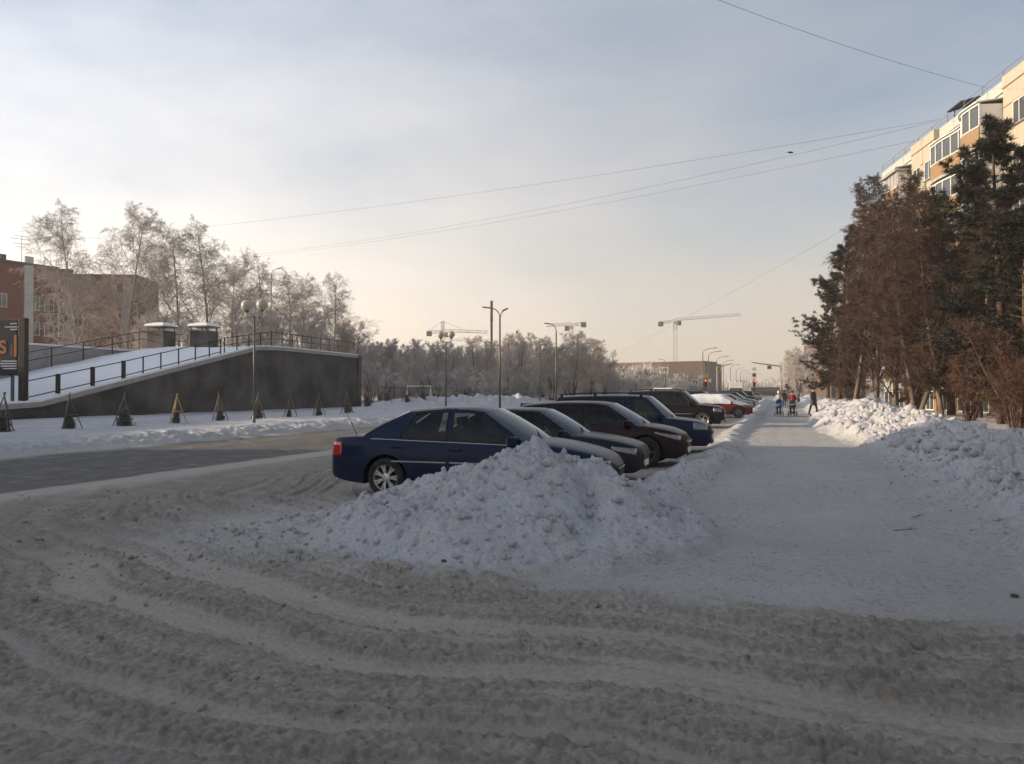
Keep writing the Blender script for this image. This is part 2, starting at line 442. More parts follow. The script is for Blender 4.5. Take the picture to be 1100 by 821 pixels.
# colour of what lies there: clean snow, trodden snow, brown slush
def ground_colour(X, Y, Z, hp, bl, br):
    drive, lot, kerb, dirty, road, strip = masks(X, Y)
    clean = np.array([.53, .53, .55]); trod = np.array([.455, .452, .445]); slush = np.array([.42, .385, .34]); dark = np.array([.315, .285, .246])
    n1 = fbm(X * .5, Y * .5, 4, 201); n2 = fbm(X * 2.2, Y * 2.2, 4, 202); n3 = fbm(X * 9, Y * 9, 3, 203)
    col = np.ones((len(X), 3)) * trod
    w = np.clip(.5 + .35 * n1 + .18 * n2 + .12 * n3, 0, 1)[:, None]
    col = col * (1 - .17 * w)
    track, crest = LAST_TRACK[0], LAST_TRACK[1]
    k = np.clip(.32 + .25 * n2 + .15 * n1 + .5 * crest - .3 * track + .45 * LAST_TRACK[2], 0, 1.25)[:, None]       # packed tracks pale, loose slush brown; darker crests also stand in for rut shading
    dcol = slush * (1 - k) + dark * k
    crisp = where_(dirty > .5, lambda x, y: lumps(x, y, .045, 221), X, Y)[:, None]
    dcol = dcol * (1.06 - .20 * (crisp > .5) * (crest[:, None] > .3))
    # whiter skirts of blown snow round the heap and between the parked cars
    skirt = np.clip(np.exp(-(((X + 4.6) / 3.4) ** 2 + ((Y - 8.2) / 2.0) ** 2)) * 1.5 + .35 * n2, 0, 1) * sstep(6.0, 7.3, Y)
    dcol = dcol * (1 - skirt[:, None] * .8) + trod * skirt[:, None] * .8
    bay = (sstep(-11.6, -10.8, X) * sstep(-6.0, -8.5, X) * .75)[:, None]
    dcol = dcol * (1 - bay) + np.array([.25, .220, .185]) * (1 + .25 * n2 + .15 * n3)[:, None] * bay
    dcol = dcol * (1 - road[:, None]) + np.array([.135, .127, .118]) * (1 + .25 * n2 + .2 * pn(X * 1.2, Y * .06, 207))[:, None] * road[:, None]
    dcol = dcol * (1 - strip[:, None] * .75) + np.array([.47, .43, .38]) * strip[:, None] * .75
    col = col * (1 - dirty[:, None]) + dcol * dirty[:, None]
    heap = np.maximum.reduce([sstep(.01, .12, hp + .04 * n2), sstep(.03, .2, bl + .04 * n2), sstep(.05, .25, br + .06 * n2)])[:, None]
    hc = clean * (1 - .10 * np.clip(.4 + n2 * .8 + .4 * n3, 0, 1))[:, None]
    col = col * (1 - heap) + hc * heap
    vg = np.maximum(sstep(.3, 1.6, -X - 18.7 + .5 * n2), sstep(5.5, 7.0, X) * sstep(6, 7.5, Y))[:, None]
    vc = clean * (1 - .12 * np.clip(.4 + n1, 0, 1))[:, None]
    edge = (np.exp(-((-X - 19.3) / .7) ** 2) * np.clip(.5 + n2, 0, 1))[:, None]
    col = col * (1 - vg) + (vc * (1 - edge * .4) + slush * edge * .4) * vg
    # grit
    grit = (where_((dirty < .5) & (np.hypot(X, Y) < 40), lambda x, y: lumps(x, y, .055, 211), X, Y) > .72) * (fbm(X * .7, Y * .7, 2, 212) > .0)
    col = np.where((grit & (dirty < .5))[:, None], col * .8, col)
    return np.clip(col, .02, .9)
GC = ground_colour(GX.ravel(), GY.ravel(), GZ, HP, BL, BR)

def ground_material(name, sss=False):
    m = bpy.data.materials.new(name); m.use_nodes = True
    n, l = m.node_tree.nodes, m.node_tree.links
    b = n['Principled BSDF']; b.inputs['Roughness'].default_value = .82; b.inputs['Specular IOR Level'].default_value = .25
    at_ = n.new('ShaderNodeAttribute'); at_.attribute_name = 'tint'
    tc = n.new('ShaderNodeTexCoord')
    nz = n.new('ShaderNodeTexNoise'); nz.inputs['Scale'].default_value = 28; nz.inputs['Detail'].default_value = 6; nz.inputs['Roughness'].default_value = .7
    l.new(tc.outputs['Object'], nz.inputs['Vector'])
    rp = n.new('ShaderNodeValToRGB'); rp.color_ramp.elements[0].position = .3; rp.color_ramp.elements[1].position = .68
    rp.color_ramp.elements[0].color = (.78, .78, .78, 1); rp.color_ramp.elements[1].color = (1.08, 1.08, 1.08, 1)
    l.new(nz.outputs['Fac'], rp.inputs['Fac'])
    mx = n.new('ShaderNodeMixRGB'); mx.blend_type = 'MULTIPLY'; mx.inputs['Fac'].default_value = 1
    l.new(at_.outputs['Color'], mx.inputs['Color1']); l.new(rp.outputs['Color'], mx.inputs['Color2'])
    l.new(mx.outputs[0], b.inputs['Base Color'])
    n2 = n.new('ShaderNodeTexNoise'); n2.inputs['Scale'].default_value = 42; n2.inputs['Detail'].default_value = 8; n2.inputs['Roughness'].default_value = .75
    l.new(tc.outputs['Object'], n2.inputs['Vector'])
    vo = n.new('ShaderNodeTexVoronoi'); vo.inputs['Scale'].default_value = 22
    l.new(tc.outputs['Object'], vo.inputs['Vector'])
    ad = n.new('ShaderNodeMath'); ad.operation = 'SUBTRACT'
    l.new(n2.outputs['Fac'], ad.inputs[0]); 
    ml = n.new('ShaderNodeMath'); ml.operation = 'MULTIPLY'; ml.inputs[1].default_value = .5
    l.new(vo.outputs['Distance'], ml.inputs[0]); l.new(ml.outputs[0], ad.inputs[1])
    bp = n.new('ShaderNodeBump'); bp.inputs['Strength'].default_value = 1.0; bp.inputs['Distance'].default_value = .03
    l.new(ad.outputs[0], bp.inputs['Height']); l.new(bp.outputs[0], b.inputs['Normal'])
    return m
M_GROUND = ground_material('churned_snow')
# normals of the whole sheet, so the cut pieces shade as one
def sheet_normals():
    P = GV.reshape(nr, nt, 3)
    dr = np.zeros_like(P); dr[1:-1] = P[2:] - P[:-2]; dr[0] = P[1] - P[0]; dr[-1] = P[-1] - P[-2]
    dt = np.roll(P, -1, 1) - np.roll(P, 1, 1)
    n = np.cross(dr, dt); n /= np.maximum(np.linalg.norm(n, axis=2, keepdims=True), 1e-12)
    n[n[..., 2] < 0] *= -1
    return n.reshape(-1, 3)
GN = sheet_normals()
fc = GV[GF].mean(1); fX, fY = fc[:, 0], fc[:, 1]
fhp, fbl, fbr = HP[GF].mean(1), BL[GF].mean(1), BR[GF].mean(1)
cls = np.zeros(len(GF), int)                                   # 0 snow_ground
_, lot_, kerb_, dirty_, _, _ = masks(fX, fY)
walk_ = (fX > -1.9) & (fX < 2.9) & (fY > 6.3) & (fY < 140)
cls[walk_] = 2
cls[(dirty_ > .5)] = 1
cls[(fbl > .05) & (fY > 10.6)] = 4
cls[(fhp > .035) & (fY < 11.4)] = 3
cls[(fbr > .09)] = 5
def sheet_piece(name, k):
    F = GF[cls == k]
    used, inv = np.unique(F.ravel(), return_inverse=True)
    me = np_mesh(name, GV[used], inv.reshape(-1, 4).astype(np.int32), M_GROUND, True)
    ca = me.color_attributes.new('tint', 'FLOAT_COLOR', 'POINT')
    ca.data.foreach_set('color', np.concatenate([GC[used], np.ones((len(used), 1))], 1).astype(np.float32).ravel())
    me.normals_split_custom_set_from_vertices(GN[used].astype(float).tolist())
    o = bpy.data.objects.new(name, me); C.objects.link(o)
    return o
tag(sheet_piece('snow_ground', 0), kind='structure')
tag(sheet_piece('road', 1), kind='structure')
tag(sheet_piece('sidewalk', 2), kind='structure')
tag(sheet_piece('snow_pile', 3), 'tall heap of shovelled white snow in front of the nearest blue sedan', 'snow pile')
tag(sheet_piece('snow_bank', 4), 'low lumpy snow bank between the noses of the parked cars and the path', 'snow bank')
tag(sheet_piece('snow_bank', 5), 'long lumpy snow bank along the right side of the path, below the trees', 'snow bank')
print('terrain', len(GF), time.time() - T0)
# ------------------------------------------------------------------ materials of the built things
M_brick = mat('red_brick', (.17, .056, .036), .85, var=.25, scale=3.5, bump=.4, bscale=40)
M_brick_d = mat('brown_brick', (.095, .062, .05), .85, var=.22, scale=3, bump=.3, bscale=40)
M_whitebrick = mat('white_brick', (.52, .50, .47), .8, var=.2, scale=8, bump=.4, bscale=30)
M_greypanel = mat('grey_panel', (.30, .28, .26), .8, var=.15, scale=2)
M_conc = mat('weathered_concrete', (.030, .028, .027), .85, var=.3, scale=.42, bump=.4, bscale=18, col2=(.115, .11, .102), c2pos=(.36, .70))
M_conc_l = mat('light_concrete', (.32, .31, .30), .85, var=.15, scale=2, bump=.3)
M_snow = mat('fresh_snow', (.80, .80, .82), .7, var=.05, scale=4, bump=.5, bscale=12)
M_blackiron = mat('black_iron', (.018, .017, .017), .5, metal=.3, var=.3)
M_greysteel = mat('grey_steel', (.10, .10, .10), .5, metal=.5, var=.2)
M_galv = mat('galvanised_steel', (.28, .28, .28), .45, metal=.6, var=.15)
M_glass = mat('window_glass', (.05, .06, .07), .08, spec=.8, var=.2, scale=.6)
M_winframe = mat('white_window_frame', (.62, .61, .58), .5, var=.08)
M_roofedge = mat('dark_roof_edge', (.06, .055, .05), .7)
M_globe = mat('opal_globe', (.40, .37, .31), .35, var=.05)
M_beige = mat('beige_wall_panel', (.36, .325, .265), .8, var=.08, scale=2.5, bump=.15, bscale=60)
M_pale = mat('pale_green_wall_panel', (.34, .37, .34), .8, var=.08, scale=2.5, bump=.15, bscale=60)
M_ochre = mat('ochre_balcony_panel', (.24, .16, .09), .7, var=.12, scale=3)
M_seam = mat('panel_seam', (.24, .13, .07), .85)
M_wood = mat('raw_timber', (.12, .095, .07), .8, var=.2, scale=8)
M_wood_y = mat('yellow_timber', (.34, .25, .09), .8, var=.2, scale=8)
M_cranewhite = mat('crane_white_paint', (.42, .40, .38), .5, var=.2)
M_cranered = mat('crane_rust_red', (.30, .13, .09), .5, var=.2)
M_dark = mat('dark_box', (.03, .03, .03), .6)
M_panelblue = mat('navy_poster', (.012, .016, .030), .35, var=.3, scale=3)
M_print = mat('white_print', (.50, .52, .55), .6)
M_orange = mat('orange_print', (.34, .11, .03), .6)
M_red_lamp = mat('red_signal_lamp', (.8, .05, .02), .4, emit=(1, .08, .03), estr=2.2)
M_signwhite = mat('white_sign', (.7, .7, .7), .5)
M_signblue = mat('blue_sign', (.05, .12, .35), .5)
M_signyellow = mat('yellow_sign', (.55, .42, .08), .5)

def window(parent, origin, ux, w, h, depth=.12, out=None, mullion=1, fw=.07, mf=None, mg=None, name='window'):
    """a window in the plane through origin with horizontal direction ux; frame proud of the wall, pane set back in it"""
    ux = Vector(ux).normalized(); n = Vector(out).normalized(); o = Vector(origin)
    mb = MB()
    def slab(u0, u1, z0, z1, d0, d1, b):
        p = [o + ux * u + Vector((0, 0, z)) + n * d for d in (d0, d1) for (u, z) in ((u0, z0), (u1, z0), (u1, z1), (u0, z1))]
        b.add(p, [(0,1,2,3),(7,6,5,4),(0,4,5,1),(1,5,6,2),(2,6,7,3),(3,7,4,0)])
    slab(-w/2, w/2, -h/2, -h/2 + fw, -.02, .04, mb); slab(-w/2, w/2, h/2 - fw, h/2, -.02, .04, mb)
    slab(-w/2, -w/2 + fw, -h/2 + fw, h/2 - fw, -.02, .04, mb); slab(w/2 - fw, w/2, -h/2 + fw, h/2 - fw, -.02, .04, mb)
    for k in range(mullion):
        u = -w/2 + w * (k + 1) / (mullion + 1)
        slab(u - fw * .4, u + fw * .4, -h/2 + fw, h/2 - fw, -.02, .035, mb)
    fr = mb.obj(name, mf or M_winframe, parent)
    g = MB(); slab(-w/2 + .01, w/2 - .01, -h/2 + .01, h/2 - .01, .004, .012, g)
    g.obj('pane', mg or M_glass, fr)
    s = MB(); slab(-w/2 - .06, w/2 + .06, -h/2 - .06, -h/2 - .005, -.02, .14, s)
    s.obj('sill', M_galv, fr)
    return fr

# ------------------------------------------------------------------ the ramp of the underpass across the road
ramp = thing('concrete_ramp', 'long dark concrete ramp with snow on its sloping deck, across the road', 'ramp', (0, 0, 0))
RX0, RX1 = -35.8, -47.0
rp = [(20, .75), (29.5, 1.2), (47, 5.0), (49, 5.12), (61.2, 5.0)]
rzf = lambda y: float(np.interp(y, [p[0] for p in rp], [p[1] for p in rp]))
ys = [20, 24, 29.5, 33, 37, 41, 44, 46.3, 47, 48, 50, 54, 61.2]
mb = MB()
vs = [(RX0, y, z) for y in ys for z in (-.4, rzf(y) - .28)] + [(RX0 - .5, y, z) for y in ys for z in (-.4, rzf(y) - .28)]
n = len(ys); fs = []
for i in range(n - 1):
    a = 2 * i; b = 2 * n + 2 * i
    fs += [(a, a + 2, a + 3, a + 1), (b, b + 1, b + 3, b + 2), (a + 1, a + 3, b + 3, b + 1)]
fs += [(0, 1, 2 * n + 1, 2 * n), (2 * n - 2, 4 * n - 2, 4 * n - 1, 2 * n - 1)]
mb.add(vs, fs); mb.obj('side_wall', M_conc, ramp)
def strip_along(x0, x1, dz0, dz1, ys, name, m, parent, bump=0, y_off=0):
    b = MB(); vs = []; fs = []
    for y in ys:
        z = rzf(y)
        vs += [(x0, y, z + dz0), (x1, y, z + dz0), (x1, y, z + dz1), (x0, y, z + dz1)]
    for i in range(len(ys) - 1):
        a = 4 * i
        fs += [(a, a + 1, a + 5, a + 4), (a + 1, a + 2, a + 6, a + 5), (a + 2, a + 3, a + 7, a + 6), (a + 3, a, a + 4, a + 7)]
    fs += [(0, 3, 2, 1), (4 * len(ys) - 4, 4 * len(ys) - 3, 4 * len(ys) - 2, 4 * len(ys) - 1)]
    b.add(vs, fs); return b.obj(name, m, parent)
strip_along(RX0 + .12, RX0 - .62, -.275, -.02, ys, 'coping', M_conc_l, ramp)
strip_along(RX0 + .06, RX0 - .60, -.017, .07, ys, 'coping_snow', M_snow, ramp)
strip_along(RX0 - .65, RX1, -1.0, -.12, ys, 'deck', M_conc_l, ramp)
# uneven snow lying on the deck
gx = np.linspace(RX0 - .64, RX1 + .3, 26); gy = np.linspace(20, 61.1, 90)
XX, YY = np.meshgrid(gx, gy, indexing='ij')
ZZ = np.array([rzf(y) for y in gy])[None, :] - .10 + .10 + .10 * fbm(XX * .5, YY * .3, 4, 301) + .05 * np.abs(pn(XX * 1.3, YY * .25, 302)) + .12 * np.exp(-((XX + 44) / 1.2) ** 2)
V = np.stack([XX.ravel(), YY.ravel(), ZZ.ravel()], 1); a, b = 26, 90
I, J = np.meshgrid(np.arange(a - 1), np.arange(b - 1), indexing='ij')
F = np.stack([I * b + J, (I + 1) * b + J, (I + 1) * b + J + 1, I * b + J + 1], -1).reshape(-1, 4)
link('deck_snow', np_mesh('deck_snow', V, F, M_snow, True), ramp)
# far parapet, level on top
mb = MB(); mb.box((RX1 - .3, 36, 2.3), (.5, 33, 5.0)); mb.obj('parapet', M_conc_l, ramp)
mb = MB(); mb.box((RX1 - .3, 36, 4.88), (.7, 33.2, .14)); mb.obj('parapet_snow', M_snow, ramp, bevel=.05)
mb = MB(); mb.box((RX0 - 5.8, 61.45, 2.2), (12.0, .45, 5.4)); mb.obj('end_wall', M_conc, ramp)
mb = MB(); mb.box((RX0 - .1, 25.5, .55), (.6, 1.2, 1.3)); mb.obj('end_block', M_conc_l, ramp)

def railing(name, label, pts, h, posts, thick=(), m=M_blackiron, r=.03, rails=(1.0, .12)):
    """pts: polyline of feet; posts: list of positions along it 0..1"""
    t = thing(name, label, 'railing', pts[0])
    o = Vector(pts[0]); P = [Vector(p) - o for p in pts]
    L = [0]
    for a_, b_ in zip(P[:-1], P[1:]): L.append(L[-1] + (b_ - a_).length)
    def pos(u):
        d = u * L[-1]
        for i in range(len(P) - 1):
            if d <= L[i + 1] + 1e-6: return P[i].lerp(P[i + 1], (d - L[i]) / (L[i + 1] - L[i]))
        return P[-1].copy()
    for k, u in enumerate(posts):
        w = .17 if k in thick else r * 2
        p = pos(u); MB().box((p.x, p.y, p.z + h / 2), (w, w, h + .1)).obj('post', m, t)
    for f in rails:
        b_ = MB()
        q = [p + Vector((0, 0, h * f)) for p in P]
        for a_, c_ in zip(q[:-1], q[1:]): b_.bar(a_, c_, r * 1.7)
        b_.obj('rail', m, t)
    return t
def front(y, dz=.1): return (RX0 - .25, y, rzf(y) + dz)
py_posts = [y_on(px, RX0) for px in (30, 66, 103, 136)]
ya, yb = py_posts[0], y_on(240, RX0)
us = [(y - ya) / (yb - ya) for y in py_posts] + [(y_on(px, RX0) - ya) / (yb - ya) for px in (157, 176, 195, 213, 228, 240)]
railing('slope_railing', 'black railing with three heavy posts climbing the snowy ramp edge', [front(ya), front(py_posts[3]), front(yb)], .95, us, thick=(0, 1, 2, 3))
railing('top_railing', 'black open railing along the level top of the dark concrete wall', [front(y_on(244, RX0)), front(49), front(61)], 1.0, [i / 13 for i in range(14)], rails=(1.0, .5))
railing('back_railing', 'thin black railing on the far parapet behind the ramp deck', [(RX1 + .4, 24, rzf(24) + .1), (RX1 + .4, 29.5, rzf(29.5) + .1), (RX1 + .4, 47, rzf(47) + .1), (RX1 + .4, 52, rzf(52) + .1)], 1.25, [i / 11 for i in range(12)], rails=(1.0, .55))
for (px, lab) in ((173, 'left snow-capped dark ventilation kiosk on the ramp top'), (219, 'right snow-capped dark ventilation kiosk on the ramp top')):
    p = wp(px, 376, 60.5); k = thing('ventilation_kiosk', lab, 'kiosk', (p.x, p.y, 4.9), R(4), 'kiosks on the ramp')
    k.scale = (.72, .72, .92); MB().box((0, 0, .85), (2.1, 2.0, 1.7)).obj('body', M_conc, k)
    for s in (-1, 1):
        for q in (-1, 1): MB().box((s * .95, q * .9, 1.85), (.08, .08, .3)).obj('post', M_blackiron, k)
    MB().box((0, 0, 2.04), (2.5, 2.4, .08)).obj('roof', M_greysteel, k)
    b = MB(); b.add([(-1.3,-1.25,2.085),(1.3,-1.25,2.085),(1.3,1.25,2.085),(-1.3,1.25,2.085),(-1.2,-1.15,2.25),(1.2,-1.15,2.25),(1.2,1.15,2.25),(-1.2,1.15,2.25),(-.5,-.5,2.42),(.5,-.5,2.42),(.5,.5,2.42),(-.5,.5,2.42)],
        [(3,2,1,0),(0,1,5,4),(1,2,6,5),(2,3,7,6),(3,0,4,7),(4,5,9,8),(5,6,10,9),(6,7,11,10),(7,4,8,11),(8,9,10,11)])
    b.obj('roof_snow', M_snow, k, bevel=.08)

# ------------------------------------------------------------------ billboard at the left edge
bp = wp(26, 432, 40.0); ub = Vector((RGT[0], RGT[1], 0)) * -1
ubd = (at(-1, 0.12) - at(0, 0)).normalized()
bb = thing('billboard', 'dark navy billboard with orange lettering on a black post, left edge', 'billboard', (bp.x, bp.y, 0), math.atan2(-ubd.y, -ubd.x))
MB().box((-.05, 0, 2.75), (.36, .30, 5.6)).obj('post', M_blackiron, bb, bevel=.02)
MB().box((-.75, .1, 1.3), (.12, .12, 2.8)).obj('brace', M_greysteel, bb)
MB().box((-3.3, 0, 4.02), (6.1, .22, 2.95)).obj('frame', M_blackiron, bb, bevel=.02)
MB().box((-3.3, -.128, 4.02), (5.9, .03, 2.78)).obj('poster', M_panelblue, bb)
def text_part(parent, s, size, loc, m, name='lettering', rot=(R(90), 0, 0), bold=0):
    cu = bpy.data.curves.new(name, 'FONT'); cu.body = s; cu.size = size; cu.extrude = .004; cu.offset = bold
    cu.align_x = 'CENTER'; cu.align_y = 'CENTER'
    o = bpy.data.objects.new(name, cu); C.objects.link(o)
    dg = bpy.context.evaluated_depsgraph_get(); me = bpy.data.meshes.new_from_object(o.evaluated_get(dg)); bpy.data.objects.remove(o)
    me.materials.clear(); me.materials.append(m)
    ob = link(name, me, parent, loc); ob.rotation_euler = rot
    return ob
text_part(bb, 'S', .95, (-1.12, -.15, 4.0), M_orange, bold=.025)
MB().box((-.40, -.15, 4.1), (.15, .02, 1.15)).obj('orange_bar', M_orange, bb)
MB().box((-.60, -.15, 3.85), (.09, .02, .6)).obj('brown_bar', mat('brown_print', (.14, .06, .03), .6), bb)
for k, (x, z, w) in enumerate(((-.50, 5.25, .4), (-.62, 5.08, .75), (-.48, 4.95, .4), (-.75, 3.3, .9), (-.8, 3.17, 1.0), (-.75, 3.04, .9), (-.7, 2.91, .8), (-2.6, 4.6, 1.2), (-2.6, 4.4, 1.4), (-2.6, 4.2, 1.0))):
    MB().box((x, -.15, z), (w, .02, .05)).obj('text_line', M_print, bb)

# ------------------------------------------------------------------ brick house, left
def facade(parent, A, B, z0, z1, thick, m, name):
    """a wall slab from A to B; its outer face looks to the right of A->B"""
    A, B = Vector(A), Vector(B); u = (B - A).normalized(); nrm = Vector((u.y, -u.x, 0))
    poly = [A, B, B - nrm * thick, A - nrm * thick]
    MB().prism([(p.x, p.y) for p in poly], z0, z1).obj(name, m, parent)
    return u, nrm
bh = thing('brick_house', 'red brick house with a white brick strip and two rows of windows, left', 'building', (0, 0, 0))
A = at((-70 - 550) / FPX * 90, 90); B = wp(62, 0, 103); A.z = B.z = 0
Cc = wp(147, 0, 104); Cc.z = 0; Dd = wp(168, 0, 116); Dd.z = 0
u1, n1 = facade(bh, A, B, -.3, 18.0, 10, M_brick, 'wall')
L1 = (B - A).length
ztop = 17.9
MB().prism([((A - n1 * 10.2 + n1 * 0).x, (A - n1 * 10.2).y), ((A + n1 * .25).x, (A + n1 * .25).y), ((B + n1 * .25).x, (B + n1 * .25).y), ((B - n1 * 10.2).x, (B - n1 * 10.2).y)], 18.003, 18.35).obj('roof_edge', M_roofedge, bh)
u2, n2 = facade(bh, B + u1 * .02, Cc, -.3, 17.2, 8, M_brick_d, 'wall')
u3, n3 = facade(bh, Cc + Vector((.02, 0, 0)), Dd, -.3, 17.0, 8, M_brick, 'wall')
for (P, Q, nn, z) in ((B + u1 * .05, Cc, n2, 17.203), (Cc + u2 * .05, Dd, n3, 17.003)):
    MB().prism([((P - nn * 8).x, (P - nn * 8).y), ((P + nn * .2).x, (P + nn * .2).y), ((Q + nn * .2).x, (Q + nn * .2).y), ((Q - nn * 8).x, (Q - nn * 8).y)], z, z + .3).obj('roof_edge', M_roofedge, bh)
def on_wall(A, u, n, px_):
    k = (px_ - 550) / FPX      # ray lat = k D ; solve along the wall
    f = lambda s: ((A + u * s).x * RGT[0] + (A + u * s).y * RGT[1]) - k * ((A + u * s).x * FWD[0] + (A + u * s).y * FWD[1])
    lo, hi = -50, 200
    for _ in range(60):
        mid = (lo + hi) / 2
        if f(lo) * f(mid) <= 0: hi = mid
        else: lo = mid
    return lo
s_strip = on_wall(A, u1, n1, 29.5)
P = A + u1 * s_strip + n1 * .12
MB().prism([((P - u1 * .55 - n1 * .1).x, (P - u1 * .55 - n1 * .1).y), ((P - u1 * .55 + n1 * .12).x, (P - u1 * .55 + n1 * .12).y), ((P + u1 * .55 + n1 * .12).x, (P + u1 * .55 + n1 * .12).y), ((P + u1 * .55 - n1 * .1).x, (P + u1 * .55 - n1 * .1).y)][::-1], -.2, 19.2).obj('white_brick_strip', M_whitebrick, bh)
for px_ in (-55, -28, 1, 37, 52, 68):
    A_, u_, n_ = (A, u1, n1) if px_ < 62 else (B, u2, n2)
    s = on_wall(A_, u_, n_, px_)
    for z in (13.2, 9.9, 6.6, 3.3):
        q = A_ + u_ * s + n_ * .02 + Vector((0, 0, z))
        window(bh, q, u_, 1.25, 1.75, out=n_)
for px_ in (79, 128):                        # pale panel strips of the stairwells
    s = on_wall(B, u2, n2, px_); P = B + u2 * s
    w = .8 if px_ == 79 else 1.6
    MB().prism([((P - u2 * w).x, (P - u2 * w).y), ((P + u2 * w).x, (P + u2 * w).y), ((P + u2 * w + n2 * .25).x, (P + u2 * w + n2 * .25).y), ((P - u2 * w + n2 * .25).x, (P - u2 * w + n2 * .25).y)][::-1], -.2, 17.0).obj('pale_strip', M_greypanel, bh)
for px_ in (95, 108, 142):
    s = on_wall(B, u2, n2, px_)
    for z in (12.6, 9.3, 6.0):
        window(bh, B + u2 * s + n2 * .02 + Vector((0, 0, z)), u2, 1.3, 2.0, out=n2)
for z in (12.2, 8.9):
    window(bh, (Cc + Dd) / 2 + n3 * .02 + Vector((0, 0, z)), u3, 1.4, 1.8, out=n3)
for px_, z in ((4, 18.35), (64, 17.5), (70, 17.5)):
    s = on_wall(A if px_ < 62 else B, u1 if px_ < 62 else u2, n1, px_); q = (A + u1 * s - n1 * .8) if px_ < 62 else (B + u2 * s - n2 * .8)
    MB().box((q.x, q.y, z + .35), (.8, .8, .8)).obj('chimney', M_dark, bh)
q = A + u1 * s_strip - n1 * 1.5
an = thing('roof_antenna', 'thin television antenna mast on the brick house roof', 'antenna', (q.x, q.y, 18.35), math.atan2(u1.y, u1.x))
MB().tube([(0, 0, 0), (0, 0, 3.7)], .045, 6).obj('mast', M_greysteel, an)
for z, w in ((3.6, 1.6), (3.2, 2.6), (2.6, 1.9), (2.2, 1.1)):
    MB().bar((-w * .55, 0, z), (w * .45, 0, z + .05), .05).obj('rod', M_greysteel, an)

# unseen houses, guessed and added left of the view to shade the street
def unseen_house(name, label, lat, D0, D1, h, depth):
    t = thing(name, label, 'building', at(lat, (D0 + D1) / 2), YAW)
    w = D1 - D0
    MB().box((-depth / 2, 0, h / 2 - .3), (depth, w, h + .2)).obj('wall', M_brick, t)
    MB().box((-depth / 2, 0, h + .0), (depth + .6, w + .6, .35)).obj('roof', M_roofedge, t)
    nb = max(2, int(w / 4))
    for k in range(nb):
        for f in range(int(h / 3.2)):
            window(t, (.02, -w / 2 + w * (k + .5) / nb, 1.9 + 3.2 * f), (0, 1, 0), 1.4, 1.5, out=(1, 0, 0))
    return t
unseen_house('apartment_block', 'unseen long brick apartment block, added beyond the left edge to shade the near street', -72, -44, 24.0, 21, 13)
unseen_house('apartment_block', 'second unseen brick apartment block, added beyond the left edge to shade the farther path', -82, 42.5, 60, 21, 13)  # added unseen to shade the path past the sunlit gap
unseen_house('unseen_garage_row', 'unseen low brick garage row, added between the two blocks to shade the verge', -50, 19, 40, 8.0, 8)  # added unseen; height chosen so its shadow covers the verge

# ------------------------------------------------------------------ panel apartment house, right
ph = thing('panel_house', 'tall beige and pale green panel apartment house behind the trees, right', 'building', (0, 0, 0))
Pn, Pf = at(29.4, 44), at(31.8, 65.6)
U = (Pf - Pn).normalized(); N = Vector((-U.y, U.x, 0))          # N looks to the street
if N.x > 0: N = -N
LT = (Pf - Pn).length
HT = 20.45
def slab(parent, name, m, u0, u1_, z0, z1, d0, d1, bev=0):
    ps = [Pn + U * u0 + N * d0, Pn + U * u1_ + N * d0, Pn + U * u1_ + N * d1, Pn + U * u0 + N * d1]
    return MB().prism([(p.x, p.y) for p in ps], z0, z1).obj(name, m, parent, bevel=bev)
slab(ph, 'core', M_beige, -29, LT + .5, -.3, 20.2, -12.2, -.26)
bays = []          # (u0, u1, kind, offset)
u = -29.0
for kind, w in [('beige', 3.4)] * 5 + [('pale', 3.3)] * 3 + [('beige', (29 + .07 * LT - 5 * 3.4 - 3 * 3.3))]:
    bays.append((u, u + w, kind, .3 if kind == 'beige' else 0)); u += w
for w in (.42 * LT / 4,) * 4: bays.append((u, u + w, 'pale', 0)); u += w
for w in (.19 * LT / 2,) * 2: bays.append((u, u + w, 'beige', .35)); u += w
for w in (.32 * LT / 3,) * 3: bays.append((u, u + w, 'pale', 0)); u += w
WZ = [17.85 - 2.8 * k for k in range(7)]
for (a, b, kind, off) in bays:
    m = M_beige if kind == 'beige' else M_pale
    g = .025
    slab(ph, 'attic_panel', m, a + g, b - g, 19.75, HT, -.25, off + .06)
    slab(ph, 'attic_panel', m, a + g, b - g, 18.62, 19.70, -.25, off)
    if off > 0:
        slab(ph, 'seam_band', M_seam, a, b, 19.70, 19.75, -.25, off + .015)
        slab(ph, 'seam_band', M_seam, a, b, 18.56, 18.62, -.25, off + .015)
    for k, wz in enumerate(WZ):
        z1 = 18.55 - 2.8 * k; z0 = z1 - 2.76
        if z1 < .6: continue
        slab(ph, 'wall_panel', m if wz > 2 else M_ochre, a + g, b - g, max(z0, -.2), z1, -.25, off)
        if wz < 1: continue
        uc = (a + b) / 2
        window(ph, Pn + U * uc + N * (off + .005) + Vector((0, 0, wz)), U, 1.35 if kind == 'beige' else 1.9, 1.4, out=N)
